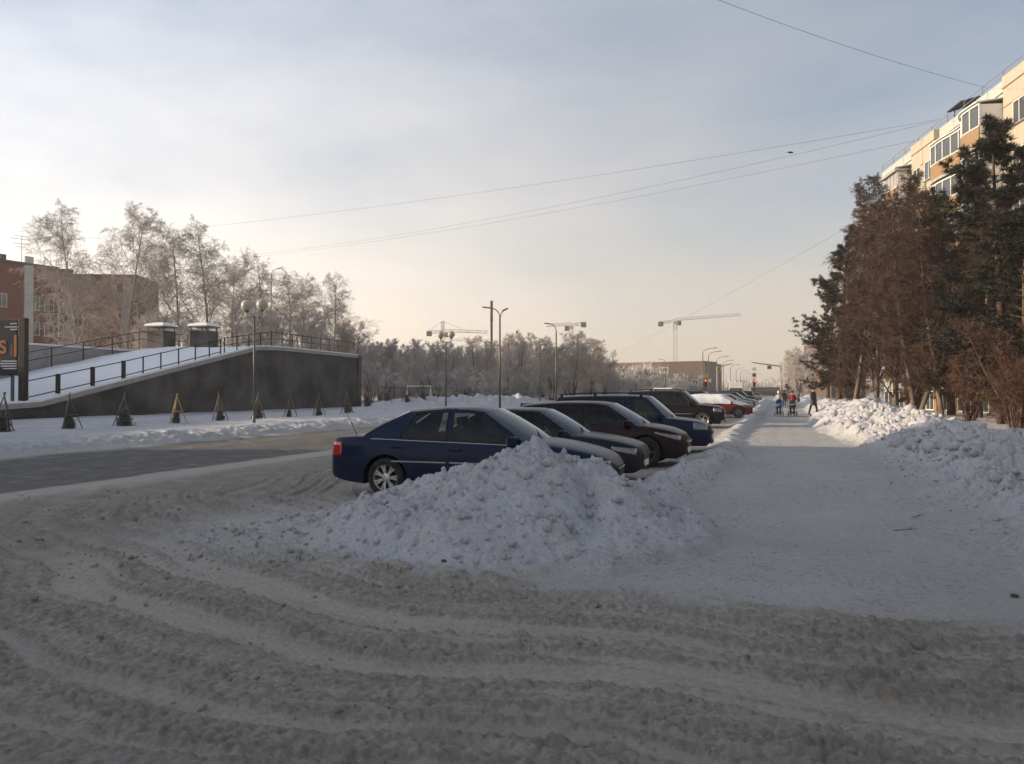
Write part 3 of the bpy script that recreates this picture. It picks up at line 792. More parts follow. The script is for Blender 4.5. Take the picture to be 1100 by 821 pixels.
# wavy glazed balconies, one stack per pale stretch
def balcony_stack(u0, u1_, prof, top, nlev, roof=True):
    K = 18
    us_ = [u0 + (u1_ - u0) * i / K for i in range(K + 1)]
    P2 = lambda u, d: Pn + U * u + N * d
    for lev in range(nlev):
        zb = 16.55 - 2.8 * lev
        if zb < .5: break
        bal = None
        def ribbon(z0, z1, dd, t):
            b = MB()
            for i in range(K):
                a0, a1 = P2(us_[i], prof((us_[i] - u0) / (u1_ - u0)) + dd), P2(us_[i + 1], prof((us_[i + 1] - u0) / (u1_ - u0)) + dd)
                b0, b1 = P2(us_[i], prof((us_[i] - u0) / (u1_ - u0)) + dd - t), P2(us_[i + 1], prof((us_[i + 1] - u0) / (u1_ - u0)) + dd - t)
                vs = [(p.x, p.y, z) for z in (z0, z1) for p in (a0, a1, b1, b0)]
                b.add(vs, [(0,3,2,1),(4,5,6,7),(0,1,5,4),(1,2,6,5),(2,3,7,6),(3,0,4,7)])
            return b
        bal = ribbon(zb, zb + 1.05, 0, .1).obj('balcony', M_ochre, ph)
        ribbon(zb - .18, zb - .005, .06, 1.0).obj('slab', M_conc_l, bal)
        fr = ribbon(zb + 2.36, zb + 2.46, .02, .12)
        fr.v += []; 
        frm = fr.obj('head_frame', M_winframe, bal)
        ribbon(zb + 1.055, zb + 1.12, .02, .12).obj('rail_frame', M_winframe, bal)
        for i in range(0, K + 1, 2):
            d = prof((us_[i] - u0) / (u1_ - u0)); q = P2(us_[i], d - .04)
            MB().box((q.x, q.y, zb + 1.74), (.09, .09, 1.23), math.atan2(U.y, U.x)).obj('mullion', M_winframe, bal)
        ribbon(zb + 1.13, zb + 2.35, -.045, .015).obj('glazing', M_glass, bal)
        for uu in (u0, u1_):
            d = prof((uu - u0) / (u1_ - u0)); q = P2(uu, d / 2)
            MB().box((q.x, q.y, zb + 1.2), (.08, max(d - .15, .1), 2.35), math.atan2(U.y, U.x)).obj('cheek', M_winframe, bal)
    if roof:
        b = MB(); K2 = K
        for i in range(K2):
            a0, a1 = P2(us_[i], prof((us_[i] - u0) / (u1_ - u0)) + .14), P2(us_[i + 1], prof((us_[i + 1] - u0) / (u1_ - u0)) + .14)
            c0, c1 = P2(us_[i], 0.01), P2(us_[i + 1], 0.01)
            z = 16.55 + 2.5
            b.add([(a0.x, a0.y, z), (a1.x, a1.y, z), (c1.x, c1.y, z + .22), (c0.x, c0.y, z + .22), (a0.x, a0.y, z + .07), (a1.x, a1.y, z + .07), (c1.x, c1.y, z + .29), (c0.x, c0.y, z + .29)],
                  [(0,3,2,1),(4,5,6,7),(0,1,5,4),(1,2,6,5),(2,3,7,6),(3,0,4,7)])
        b.obj('balcony_roof', M_winframe, ph)
wave = lambda t: .75 + .85 * float(sstep(.52, .22, t)) * (1.0) + .12 * math.sin(t * 9)
balcony_stack(.075 * LT, .475 * LT, wave, 19, 6)
balcony_stack(.70 * LT, .82 * LT, lambda t: 1.25, 19, 6)
balcony_stack(-11.5, -2.5, wave, 19, 6)
# roof railing and the dark tilted panel on the roof
rl = thing('roof_railing', 'thin steel railing along the roof of the panel house', 'railing', Pn + U * -20 + Vector((0, 0, HT)), math.atan2(U.y, U.x))
lr = LT + 20
for k in range(18): MB().box((lr * k / 17, 0, .3), (.04, .04, .66)).obj('post', M_galv, rl)
for z in (.6, .3): MB().box((lr / 2, 0, z), (lr, .03, .03)).obj('rail', M_galv, rl)
q = Pn + U * (.37 * LT) - N * .5
hp_ = thing('roof_panel', 'dark tilted canopy panel on the roof edge of the panel house', 'panel', (q.x, q.y, HT), math.atan2(U.y, U.x))
MB().box((0, .1, .78), (2.0, 1.3, .08), rx=R(-14)).obj('panel', M_dark, hp_)
for s in (-1, 1):
    for r_ in (-.3, .3): MB().box((s * .8, r_, .36), (.06, .06, .74)).obj('post', M_greysteel, hp_)
slab(ph, 'entrance_canopy', M_conc_l, .70 * LT - .3, .83 * LT, 18.75, 18.9, .0, 1.5)
# ------------------------------------------------------------------ trees
def unit(a): return a / np.maximum(np.linalg.norm(a, axis=-1, keepdims=True), 1e-9)
def grow(rng, P, D, L, R0, nseg, jit, trop, taper=.35):
    """march n branches at once; trop: vector pull per step. -> points (n,k,3), radii (n,k)"""
    n = len(P); pts = np.zeros((n, nseg + 1, 3)); pts[:, 0] = P; d = D.copy()
    rad = R0[:, None] * (1 - (1 - taper) * np.linspace(0, 1, nseg + 1)[None, :])
    for k in range(nseg):
        d = unit(d + rng.normal(0, jit, (n, 3)) + np.asarray(trop)[None, :])
        pts[:, k + 1] = pts[:, k] + d * (L / nseg)[:, None]
    return pts, rad
def sprout(rng, pts, rad, per, t0, t1, ang, Lfun, rfrac, keep_up=None):
    """children along parents: angle ang (mean, sd) away from the parent's direction"""
    n, k, _ = pts.shape
    par = np.repeat(np.arange(n), per); m = len(par)
    t = t0 + (t1 - t0) * ((np.tile(np.arange(per), n) + rng.random(m)) / per)
    f = t * (k - 1); i = np.minimum(f.astype(int), k - 2); w = (f - i)[:, None]
    P = pts[par, i] * (1 - w) + pts[par, i + 1] * w
    d = unit(pts[par, i + 1] - pts[par, i])
    r = rad[par, i] * (1 - w[:, 0]) + rad[par, i + 1] * w[:, 0]
    a = rng.normal(size=(m, 3)); a = unit(a - d * (a * d).sum(1, keepdims=True))
    if keep_up is not None:
        a[:, 2] += keep_up; a = unit(a - d * (a * d).sum(1, keepdims=True))
    an = np.radians(np.abs(rng.normal(ang[0], ang[1], m)))[:, None]
    D = unit(d * np.cos(an) + a * np.sin(an))
    return P, D, Lfun(t, par) * rng.uniform(.7, 1.25, m), np.minimum(r * .8, np.maximum(r * rfrac, .004)), par, t
def tubes_np(pts, rad, ns):
    """prisms with ns sides round polylines"""
    n, k, _ = pts.shape
    d = np.zeros_like(pts); d[:, 1:-1] = pts[:, 2:] - pts[:, :-2]; d[:, 0] = pts[:, 1] - pts[:, 0]; d[:, -1] = pts[:, -1] - pts[:, -2]
    d = unit(d); ref = np.where(np.abs(d[..., 2:3]) < .9, np.array([0, 0, 1.]), np.array([1., 0, 0]))
    a = unit(np.cross(d, ref)); b = np.cross(d, a)
    ang = np.arange(ns) * 2 * np.pi / ns
    V = pts[:, :, None, :] + rad[:, :, None, None] * (a[:, :, None, :] * np.cos(ang)[None, None, :, None] + b[:, :, None, :] * np.sin(ang)[None, None, :, None])
    base = (np.arange(n) * k * ns)[:, None, None]
    I = (np.arange(k - 1) * ns)[None, :, None]; J = np.arange(ns)[None, None, :]; J2 = (J + 1) % ns
    F = np.stack([base + I + J, base + I + J2, base + I + ns + J2, base + I + ns + J], -1).reshape(-1, 4)
    return V.reshape(-1, 3), F
def ribbons_np(rng, pts, w0):
    """flat twigs, one quad a step, turned at random"""
    n, k, _ = pts.shape
    d = unit(pts[:, -1] - pts[:, 0]); a = rng.normal(size=(n, 3)); a = unit(a - d * (a * d).sum(1, keepdims=True))
    w = (w0[:, None] if np.ndim(w0) else np.full((n, 1), w0)) * np.linspace(1, .35, k)[None, :]
    L_ = pts - a[:, None, :] * w[..., None] * .5; R_ = pts + a[:, None, :] * w[..., None] * .5
    V = np.stack([L_, R_], 2).reshape(-1, 3)
    base = (np.arange(n) * k * 2)[:, None]; I = (np.arange(k - 1) * 2)[None, :]
    F = np.stack([base + I, base + I + 1, base + I + 3, base + I + 2], -1).reshape(-1, 4)
    return V, F
def join(parts):
    V, F, o = [], [], 0
    for v, f in parts:
        V.append(v); F.append(f + o); o += len(v)
    return np.concatenate(V), np.concatenate(F)
def bare_tree(seed, H, spread=.28, stems=1, droop=-.02, twig_w=.022, dens=1.0, limb_from=.18, limb_ang=42, up=.10, fine=(9, 7)):
    rng = np.random.default_rng(seed)
    P = np.zeros((stems, 3)); P[:, :2] = rng.normal(0, .12 if stems > 1 else 0, (stems, 2)); P[:, 2] = -.3
    D = np.zeros((stems, 3)); D[:, 2] = 1; D[:, :2] = rng.normal(0, .05 if stems == 1 else .24, (stems, 2)); D = unit(D)
    L = H * rng.uniform(.88, 1.0, stems) if stems > 1 else np.array([H * .97])
    p0, r0 = grow(rng, P, D, L, L * .0105 + .02, 12, .035, (0, 0, .03), .12)
    trunk = tubes_np(p0, r0, 7)
    # limbs: longest low in the crown, short at the top
    lf = lambda t, par: H * spread * 1.5 * (1 - t * .78) * np.minimum(1, .45 + (t - limb_from) * 2.2)
    n1 = int(26 * dens / stems ** .5)
    P, D, L, r, par, t = sprout(rng, p0, r0, n1, limb_from, .97, (limb_ang, 9), lf, .45)
    p1, r1 = grow(rng, P, D, L, r, 7, .10, (0, 0, up), .2)
    l2 = lambda t, par: np.repeat(L, int(10 * dens)) * .48 * (1.1 - t * .6)
    P, D, L2, r, par, t = sprout(rng, p1, r1, int(10 * dens), .15, 1.0, (45, 14), l2, .5)
    p2, r2 = grow(rng, P, D, L2, r, 5, .13, (0, 0, up * .4 + droop), .25)
    l3 = lambda t, par: np.clip(np.repeat(L2, fine[0]) * .55, .25, 1.3) * (1.1 - t * .4)
    P, D, L3, r, par, t = sprout(rng, p2, r2, fine[0], .1, 1.0, (42, 16), l3, .6)
    p3, r3 = grow(rng, P, D, L3, r, 3, .16, (0, 0, droop * 2.2), .4)
    l4 = lambda t, par: np.clip(np.repeat(L3, fine[1]) * .6, .15, .7)
    P, D, L4, r, par, t = sprout(rng, p3, r3, fine[1], .1, 1.0, (38, 16), l4, .7)
    p4, r4 = grow(rng, P, D, L4, r, 2, .14, (0, 0, droop * 4), .4)
    crown = join([tubes_np(p1, r1, 4), tubes_np(p2, np.maximum(r2, .006), 3), ribbons_np(rng, p3, twig_w * 1.25), ribbons_np(rng, p4, twig_w)])
    return trunk, crown
def pine(seed, H, spread=.26, bare=.12, tuft=.27, per=20):
    rng = np.random.default_rng(seed)
    P = np.array([[0, 0, -.3]]); D = np.array([[rng.normal(0, .03), rng.normal(0, .03), 1.]])
    p0, r0 = grow(rng, P, unit(D), np.array([H]), np.array([H * .013 + .03]), 12, .02, (0, 0, .02), .08)
    trunk = tubes_np(p0, r0, 8)
    lf = lambda t, par: H * spread * np.clip(1.06 - t, .07, 1) ** .75 * np.minimum(1, .55 + (t - bare) * 2.5)
    P, D, L1, r, par, t = sprout(rng, p0, r0, 78, bare, .985, (80, 12), lf, .3)
    D[:, 2] += (t - .4) * .7; D = unit(D)
    L1 = L1 * rng.choice([.55, .8, 1.0, 1.15], len(L1))
    p1, r1 = grow(rng, P, D, L1, r, 7, .09, (0, 0, .05), .2)
    l2 = lambda t, par: np.repeat(L1, 9) * .42 * (1.15 - t * .75)
    P, D, L2, r, par, t = sprout(rng, p1, r1, 9, .22, 1.0, (52, 14), l2, .5)
    D[:, 2] *= .6; D = unit(D)
    p2, r2 = grow(rng, P, D, L2, r, 3, .14, (0, 0, .10), .3)
    # needle tufts along the outer shoots
    nt = 3; tp = np.concatenate([p2[:, 1:].reshape(-1, 3), p1[:, 4:].reshape(-1, 3)])
    td = np.concatenate([unit(p2[:, 1:] - p2[:, :-1]).reshape(-1, 3), unit(p1[:, 4:] - p1[:, 3:-1]).reshape(-1, 3)])
    tp = tp + rng.normal(0, .05, tp.shape)
    m = len(tp); Q = np.repeat(tp, per, 0); qd = np.repeat(td, per, 0)
    nd = unit(qd * .55 + rng.normal(0, .62, (m * per, 3)) + np.array([0, 0, .18]))
    ln = tuft * rng.uniform(.7, 1.3, m * per)
    sd = unit(np.cross(nd, rng.normal(size=nd.shape))) * .024
    V = np.stack([Q - sd, Q + sd, Q + nd * ln[:, None]], 1).reshape(-1, 3)
    F = np.arange(len(V)).reshape(-1, 3)
    limbs = join([tubes_np(p1, r1, 4), tubes_np(p2, np.maximum(r2, .006), 3)])
    return trunk, limbs, (V, F)

M_bark_birch = mat('birch_bark', (.30, .27, .24), .85, col2=(.07, .06, .055), c2pos=(.52, .64), scale=3, stretch=(2, 2, .5))
M_bark = mat('dark_bark', (.075, .05, .036), .9, var=.3, scale=5, bump=.5, bscale=14)
M_bark_mid = mat('brown_birch_bark', (.17, .125, .095), .85, col2=(.06, .045, .035), c2pos=(.48, .66), scale=3, stretch=(2, 2, .5))
M_frost = mat('frosted_twigs', (.36, .325, .30), .85, var=.18, scale=1.2)
M_frost3 = mat('pink_frosted_twigs', (.48, .43, .40), .85, var=.18, scale=1.2)
M_frost2 = mat('white_frosted_twigs', (.46, .43, .41), .85, var=.15, scale=1.2)
M_twig = mat('brown_twigs', (.066, .037, .027), .85, var=.2, scale=1.0)
M_twig_red = mat('reddish_twigs', (.085, .045, .030), .85, var=.2, scale=1.0)
M_needle = mat('pine_needles', (.018, .0175, .012), .7, var=.3, scale=1.0)
def tree_proto(name, gen, mt, mc, mn=None):
    tr = np_mesh(name + '_trunk', *gen[0], mt, True); cr = np_mesh(name + '_crown', *gen[1], mc, False)
    nd = np_mesh(name + '_needles', *gen[2], mn, False) if mn else None
    return (tr, cr, nd)
def place_tree(proto, name, label, loc, rz, s=1.0, group=None, cat='tree'):
    t = thing(name, label, cat, loc, rz, group); t.scale = s if isinstance(s, (tuple, list)) else (s, s, s)
    link('trunk', proto[0], t)
    if proto[2] is None: link('crown', proto[1], t)
    else:
        link('limbs', proto[1], t); link('needles', proto[2], t)
    return t
birch = [tree_proto('birch%d' % k, bare_tree(10 + k, 20, .33, droop=-.06, up=.10, limb_ang=42, limb_from=.16, dens=1.0, fine=(9, 7), twig_w=.021), M_bark_birch, M_frost) for k in range(3)]
smallf = [tree_proto('small%d' % k, bare_tree(30 + k, 8.5, .36, stems=5, droop=.02, up=.12, limb_ang=38, limb_from=.12, dens=.85, fine=(9, 5), twig_w=.025), M_bark, M_frost3) for k in range(3)]
shrubf = [tree_proto('shrub%d' % k, bare_tree(50 + k, 5.0, .42, stems=5, droop=.01, up=.06, limb_ang=42, limb_from=.10, dens=.7, fine=(7, 5), twig_w=.032), M_bark, M_frost2) for k in range(2)]
brownt = [tree_proto('brown%d' % k, bare_tree(70 + k, 15.5, .24, stems=1 + (k == 1), droop=-.035, up=.12, limb_ang=36, limb_from=.08, dens=1.1, fine=(9, 8), twig_w=.023), M_bark_mid, M_twig) for k in range(3)]
bush = [tree_proto('bush%d' % k, bare_tree(90 + k, 3.4, .42, stems=9, droop=.0, up=.05, limb_ang=34, limb_from=.10, dens=.6, fine=(6, 4), twig_w=.016), M_bark, M_twig_red) for k in range(2)]
pines = [tree_proto('pine%d' % k, pine(110 + k, 14.5, (.25, .30)[k], (.10, .16)[k]), M_bark, M_bark, M_needle) for k in range(2)]
rngT = random.Random(5)
def tp(px, D): 
    p = wp(px, 420, D); return (p.x, p.y, 0)
def zg(p): return (p[0], p[1], max(0.0, ground_z(p[0], p[1]) - .02))
# frosted birches behind the ramp
for k, (px, ty, D, lab) in enumerate([
    (84, 224, 80, 'leftmost tall frosted birch in front of the brick house'),
    (134, 221, 82, 'tall broad frosted birch before the brick house corner'),
    (196, 246, 82, 'frosted birch behind the left ventilation kiosk'),
    (226, 243, 86, 'tall leaning frosted birch behind the right ventilation kiosk'),
    (252, 279, 92, 'frosted birch just right of the right kiosk'),
    (281, 281, 95, 'frosted birch behind the nearest globe lamp'),
    (312, 296, 98, 'frosted birch right of the nearest globe lamp, above the wall'),
    (336, 297, 101, 'second frosted birch from the right end of the dark wall'),
    (356, 301, 104, 'slim frosted birch above the right end of the dark wall')]):
    H = CAM_H + (420 - ty) / FPX * D
    s = H / 20
    place_tree(birch[k % 3], 'birch_tree', lab, tp(px, D), k * 2.3, (s * (1.05 if k < 4 else 1.15), s * (1.05 if k < 4 else 1.15), s), 'frosted birches behind the ramp')
for k, (px, ty, D, lab) in enumerate([(160, 330, 76, 'low frosted tree between the brick house and the left kiosk'), (268, 325, 84, 'low frosted tree behind the wall by the globe lamp'), (340, 335, 86, 'low frosted tree behind the right end of the wall'), (366, 345, 88, 'low frosted tree peeping past the corner of the dark wall')]):
    s = (CAM_H + (420 - ty) / FPX * D) / 8.5
    place_tree(smallf[k % 3], 'frosted_tree', lab, tp(px, D), k * 1.7, s, 'low frosted trees behind the ramp')
ORD = 'first second third fourth fifth sixth seventh eighth ninth tenth eleventh twelfth thirteenth'.split()
# the frosted grove in the middle
gl = []
spots = [(392, 366, 96), (408, 368, 112), (424, 364, 100), (440, 372, 90), (456, 366, 108), (472, 370, 96), (490, 368, 104), (506, 362, 112), (520, 366, 96), (540, 362, 118), (556, 358, 104), (572, 366, 112), (584, 372, 98), (400, 388, 84), (432, 388, 82), (500, 392, 82), (548, 388, 86), (566, 392, 92)]
for k, (px, ty, D) in enumerate(spots):
    s = (CAM_H + (420 - ty) / FPX * D) / 8.5
    place_tree(smallf[k % 3], 'frosted_tree', '%s grey frosted tree of the %s grove row, counting from the dark wall' % ((ORD[k], 'back') if k < 13 else (ORD[k - 13], 'front')), tp(px, D), k * 1.3, (s * 1.1, s * 1.1, s), 'frosted grove behind the fence')
for k, (px, ty, D, lab) in enumerate([(530, 396, 78, 'round white-frosted shrub beside the tall dark pole'), (486, 393, 80, 'spreading white-frosted shrub behind the second globe lamp'), (418, 398, 76, 'white-frosted shrub left of the white goal frame'), (512, 402, 82, 'small white-frosted shrub between lamp and dark pole'), (556, 400, 84, 'white-frosted shrub right of the curved street lamp')]):
    s = (CAM_H + (420 - ty) / FPX * D) / 5.0
    place_tree(shrubf[k % 2], 'frosted_shrub', lab, tp(px, D), k * 2.1, s, 'frosted shrubs by the fence', 'shrub')
for k, (px, ty, D, lab) in enumerate([(594, 366, 84, 'brown bare tree under the curved street lamp, left of three'), (615, 357, 86, 'tallest brown bare tree under the flat crane'), (634, 364, 90, 'brown bare tree right of the flat crane mast'), (650, 384, 96, 'small brown bare tree left of the long brown building')]):
    s = (CAM_H + (420 - ty) / FPX * D) / 8.5
    t = place_tree(smallf[k % 3], 'bare_tree', lab, tp(px, D), k * 1.9 + 1, (s * 1.25, s * 1.25, s), 'brown trees in the middle')
for k, (px, ty, D) in enumerate([(664, 396, 120), (676, 398, 140), (688, 394, 150), (700, 400, 140), (712, 400, 170), (722, 404, 180), (734, 402, 190), (744, 406, 200), (655, 402, 110), (682, 404, 118)]):
    s = (CAM_H + (420 - ty) / FPX * D) / 5.0
    place_tree(shrubf[k % 2], 'frosted_shrub', '%s frosted shrub from the left before the long brown building' % ORD[[8, 0, 1, 9, 2, 3, 4, 5, 6, 7].index(k)], tp(px, D), k * 1.1, (s * 1.15, s * 1.15, s), 'frosted shrubs before the brown building', 'shrub')
# bare trees and pines on the right
for k, (px, ty, D, lab) in enumerate([
    (918, 212, 54, 'leftmost tall brown birch by the path, right'),
    (940, 186, 51, 'tall brown birch with pale drooping top, right group'),
    (962, 192, 48, 'brown bare tree before the far balconies of the panel house'),
    (985, 200, 45, 'forked brown bare tree with paired trunks behind the snow bank'),
    (1012, 198, 43, 'brown bare tree before the middle of the panel house'),
    (1046, 205, 40, 'brown bare tree between the two biggest pines')]):
    s = (CAM_H + (420 - ty) / FPX * D) / 15.5
    place_tree(brownt[(k + 1) % 3], 'bare_tree', lab, zg(tp(px, D)), k * 2.6, (s * 1.05, s * 1.05, s), 'brown bare trees by the panel house')
for k, (px, ty, D, lab) in enumerate([
    (901, 258, 60, 'dark pine at the left end of the right-hand tree group'),
    (889, 318, 72, 'small dark pine farther down the path, right group'),
    (1022, 215, 46, 'dark pine between the brown trees before the balconies'),
    (1076, 136, 36, 'tallest dark pine before the panel house, right'),
    (1103, 150, 33, 'dark pine cut by the right edge of the picture'),
    (1052, 262, 42, 'low dark pine left of the tallest pine')]):
    s = (CAM_H + (420 - ty) / FPX * D) / 14.5
    place_tree(pines[k % 2], 'pine_tree', lab, zg(tp(px, D)), k * 1.9, (s * 1.22, s * 1.22, s), 'pines by the panel house')
for k, (px, D, s, lab) in enumerate([(1040, 37, .95, 'reddish multi-stemmed bush behind the right snow bank'), (1094, 24, .75, 'reddish bush at the right edge above the snow bank'), (1104, 30, 1.3, 'tall reddish bush at the right edge before the pines'), (985, 46, .8, 'low reddish bush at the foot of the brown trees'), (915, 58, .9, 'reddish bush beside the walkers, right of the path'), (1075, 34, 1.0, 'reddish bush under the tallest pine')]):
    place_tree(bush[k % 2], 'bare_bush', lab, zg(tp(px, D)), k * 1.2, s, 'reddish bushes along the right bank', 'bush')
for k, (px, ty, D, lab) in enumerate([(858, 372, 105, 'grey bare tree beyond the walkers, by the far crossing'), (852, 385, 125, 'smaller grey bare tree beside the traffic light arm')]):
    s = (CAM_H + (420 - ty) / FPX * D) / 8.5
    place_tree(smallf[k], 'bare_tree', lab, tp(px, D), k + .4, (s * 1.2, s * 1.2, s))
place_tree(pines[0], 'pine_tree', 'little dark spruce at the foot of the grey bare trees far down the path', tp(846, 110), 1.0, .26, 'pines by the panel house')
# far woods that read as one mass
def wood_mass(px0, px1, D, hmin, hmax, seed, n, wt):
    rng = np.random.default_rng(seed); pts = []
    lat = (rng.uniform(px0, px1, n) - 550) / FPX * D; dd = D + rng.uniform(-.04, .10, n) * D
    hh = hmin + (hmax - hmin) * (.5 + .5 * fbm(lat / D * 14, lat * 0 + seed, 3, seed))
    base = np.stack([FWD[0] * dd + RGT[0] * lat, FWD[1] * dd + RGT[1] * lat, rng.uniform(0, .75, n) * hh], 1)
    d = unit(np.stack([rng.normal(0, .35, n), rng.normal(0, .35, n), np.ones(n)], 1))
    p, r = grow(rng, base, d, (hh - base[:, 2]) * rng.uniform(.4, 1.05, n) + .5, np.full(n, .1), 3, .15, (0, 0, .02))
    return ribbons_np(rng, p, wt)
wm = join([wood_mass(370, 600, 150, 7.5, 11.5, 401, 7000, .18), wood_mass(560, 700, 200, 6, 10, 402, 4000, .2), wood_mass(640, 1000, 420, 5, 12, 403, 4000, .6), wood_mass(-300, 400, 230, 6, 12, 404, 3000, .45)])
tag(link('far_wood', np_mesh('far_wood', *wm, M_frost3)), 'far frosted wood along the horizon', 'wood', kind='stuff')
print('trees', time.time() - T0)
# ------------------------------------------------------------------ cars
def spl(pts, x):
    xs = np.array([p[0] for p in pts], float); ys_ = np.array([p[1] for p in pts], float)
    d = np.diff(ys_) / np.diff(xs); m = np.zeros(len(xs)); m[0], m[-1] = d[0], d[-1]
    for i in range(1, len(xs) - 1):
        m[i] = 0 if d[i - 1] * d[i] <= 0 else 2 * d[i - 1] * d[i] / (d[i - 1] + d[i])
    x = np.clip(np.asarray(x, float), xs[0], xs[-1]); i = np.clip(np.searchsorted(xs, x) - 1, 0, len(xs) - 2)
    h = xs[i + 1] - xs[i]; t = (x - xs[i]) / h
    return (2*t**3 - 3*t**2 + 1) * ys_[i] + (t**3 - 2*t**2 + t) * h * m[i] + (-2*t**3 + 3*t**2) * ys_[i + 1] + (t**3 - t**2) * h * m[i + 1]
def glass_mat(name, tint, rough=.02, ior=1.32):
    m = bpy.data.materials.new(name); m.use_nodes = True
    n, l = m.node_tree.nodes, m.node_tree.links; n.remove(n['Principled BSDF'])
    tr = n.new('ShaderNodeBsdfTransparent'); tr.inputs['Color'].default_value = (*tint, 1)
    gl = n.new('ShaderNodeBsdfGlossy'); gl.inputs['Roughness'].default_value = rough; gl.inputs['Color'].default_value = (.9, .95, 1, 1)
    fr = n.new('ShaderNodeFresnel'); fr.inputs['IOR'].default_value = ior
    tc = n.new('ShaderNodeTexCoord'); nz = n.new('ShaderNodeTexNoise'); nz.inputs['Scale'].default_value = 5; nz.inputs['Detail'].default_value = 5
    l.new(tc.outputs['Object'], nz.inputs['Vector'])
    dif = n.new('ShaderNodeBsdfDiffuse'); dif.inputs['Color'].default_value = (.35, .35, .36, 1)     # film of road dust
    mp = n.new('ShaderNodeMapRange'); mp.inputs['From Min'].default_value = .35; mp.inputs['From Max'].default_value = .8; mp.inputs['To Min'].default_value = .0; mp.inputs['To Max'].default_value = .035
    l.new(nz.outputs['Fac'], mp.inputs['Value'])
    m1 = n.new('ShaderNodeMixShader'); m2 = n.new('ShaderNodeMixShader')
    l.new(mp.outputs[0], m1.inputs[0]); l.new(tr.outputs[0], m1.inputs[1]); l.new(dif.outputs[0], m1.inputs[2])
    l.new(fr.outputs[0], m2.inputs[0]); l.new(m1.outputs[0], m2.inputs[1]); l.new(gl.outputs[0], m2.inputs[2])
    l.new(m2.outputs[0], n['Material Output'].inputs['Surface'])
    return m
G_clear = glass_mat('car_glass', (.55, .60, .58)); G_tint = glass_mat('tinted_car_glass', (.05, .055, .06)); G_front = glass_mat('windscreen_glass', (.5, .54, .53), ior=1.7)
def paint(name, col, rough=.32):
    """body paint with a film of winter grime that thickens towards the sills"""
    m = mat(name, col, rough, metal=.0, var=.08, scale=3, spec=.10, coat=.10)
    n, l = m.node_tree.nodes, m.node_tree.links; b = n['Principled BSDF']
    src = b.inputs['Base Color'].links[0].from_socket
    tc = n.new('ShaderNodeTexCoord'); sx = n.new('ShaderNodeSeparateXYZ'); l.new(tc.outputs['Object'], sx.inputs[0])
    nz = n.new('ShaderNodeTexNoise'); nz.inputs['Scale'].default_value = 7; nz.inputs['Detail'].default_value = 6; l.new(tc.outputs['Object'], nz.inputs['Vector'])
    mr = n.new('ShaderNodeMapRange'); mr.inputs['From Min'].default_value = .15; mr.inputs['From Max'].default_value = .75; mr.inputs['To Min'].default_value = .55; mr.inputs['To Max'].default_value = .0
    l.new(sx.outputs['Z'], mr.inputs['Value'])
    ml = n.new('ShaderNodeMath'); ml.operation = 'MULTIPLY'; l.new(mr.outputs[0], ml.inputs[0]); l.new(nz.outputs['Fac'], ml.inputs[1])
    mx = n.new('ShaderNodeMixRGB'); mx.inputs['Color2'].default_value = (.055, .052, .048, 1)
    l.new(ml.outputs[0], mx.inputs['Fac']); l.new(src, mx.inputs['Color1']); l.new(mx.outputs[0], b.inputs['Base Color'])
    ad = n.new('ShaderNodeMath'); ad.operation = 'MULTIPLY_ADD'; ad.inputs[1].default_value = .6; ad.inputs[2].default_value = rough
    l.new(ml.outputs[0], ad.inputs[0]); l.new(ad.outputs[0], b.inputs['Roughness'])
    ct = n.new('ShaderNodeMath'); ct.operation = 'MULTIPLY_ADD'; ct.inputs[1].default_value = -1.2; ct.inputs[2].default_value = .10; ct.use_clamp = True
    l.new(ml.outputs[0], ct.inputs[0]); l.new(ct.outputs[0], b.inputs['Coat Weight'])
    return m
M_tyre = mat('tyre_rubber', (.018, .018, .019), .85, var=.3, scale=12, col2=(.07, .066, .06), c2pos=(.5, .8))
M_alloy = mat('alloy_rim', (.42, .42, .42), .35, metal=.7, var=.15)
M_darkalloy = mat('dark_rim', (.10, .10, .10), .45, metal=.5, var=.2)
M_trim = mat('black_trim', (.014, .014, .014), .55, var=.2)
M_chrome = mat('chrome', (.60, .60, .60), .15, metal=1.0, var=.05)
M_seat = mat('seat_cloth', (.05, .048, .046), .9, var=.2)
M_tail = mat('red_lamp_lens', (.42, .012, .010), .15, spec=.6, coat=.6, var=.25, scale=14)
M_head = mat('headlamp_lens', (.11, .115, .12), .08, spec=.8, coat=1, var=.35, scale=9)
M_amber = mat('amber_lens', (.55, .16, .02), .2)
M_plate = mat('number_plate', (.62, .62, .60), .5, var=.1, scale=30)
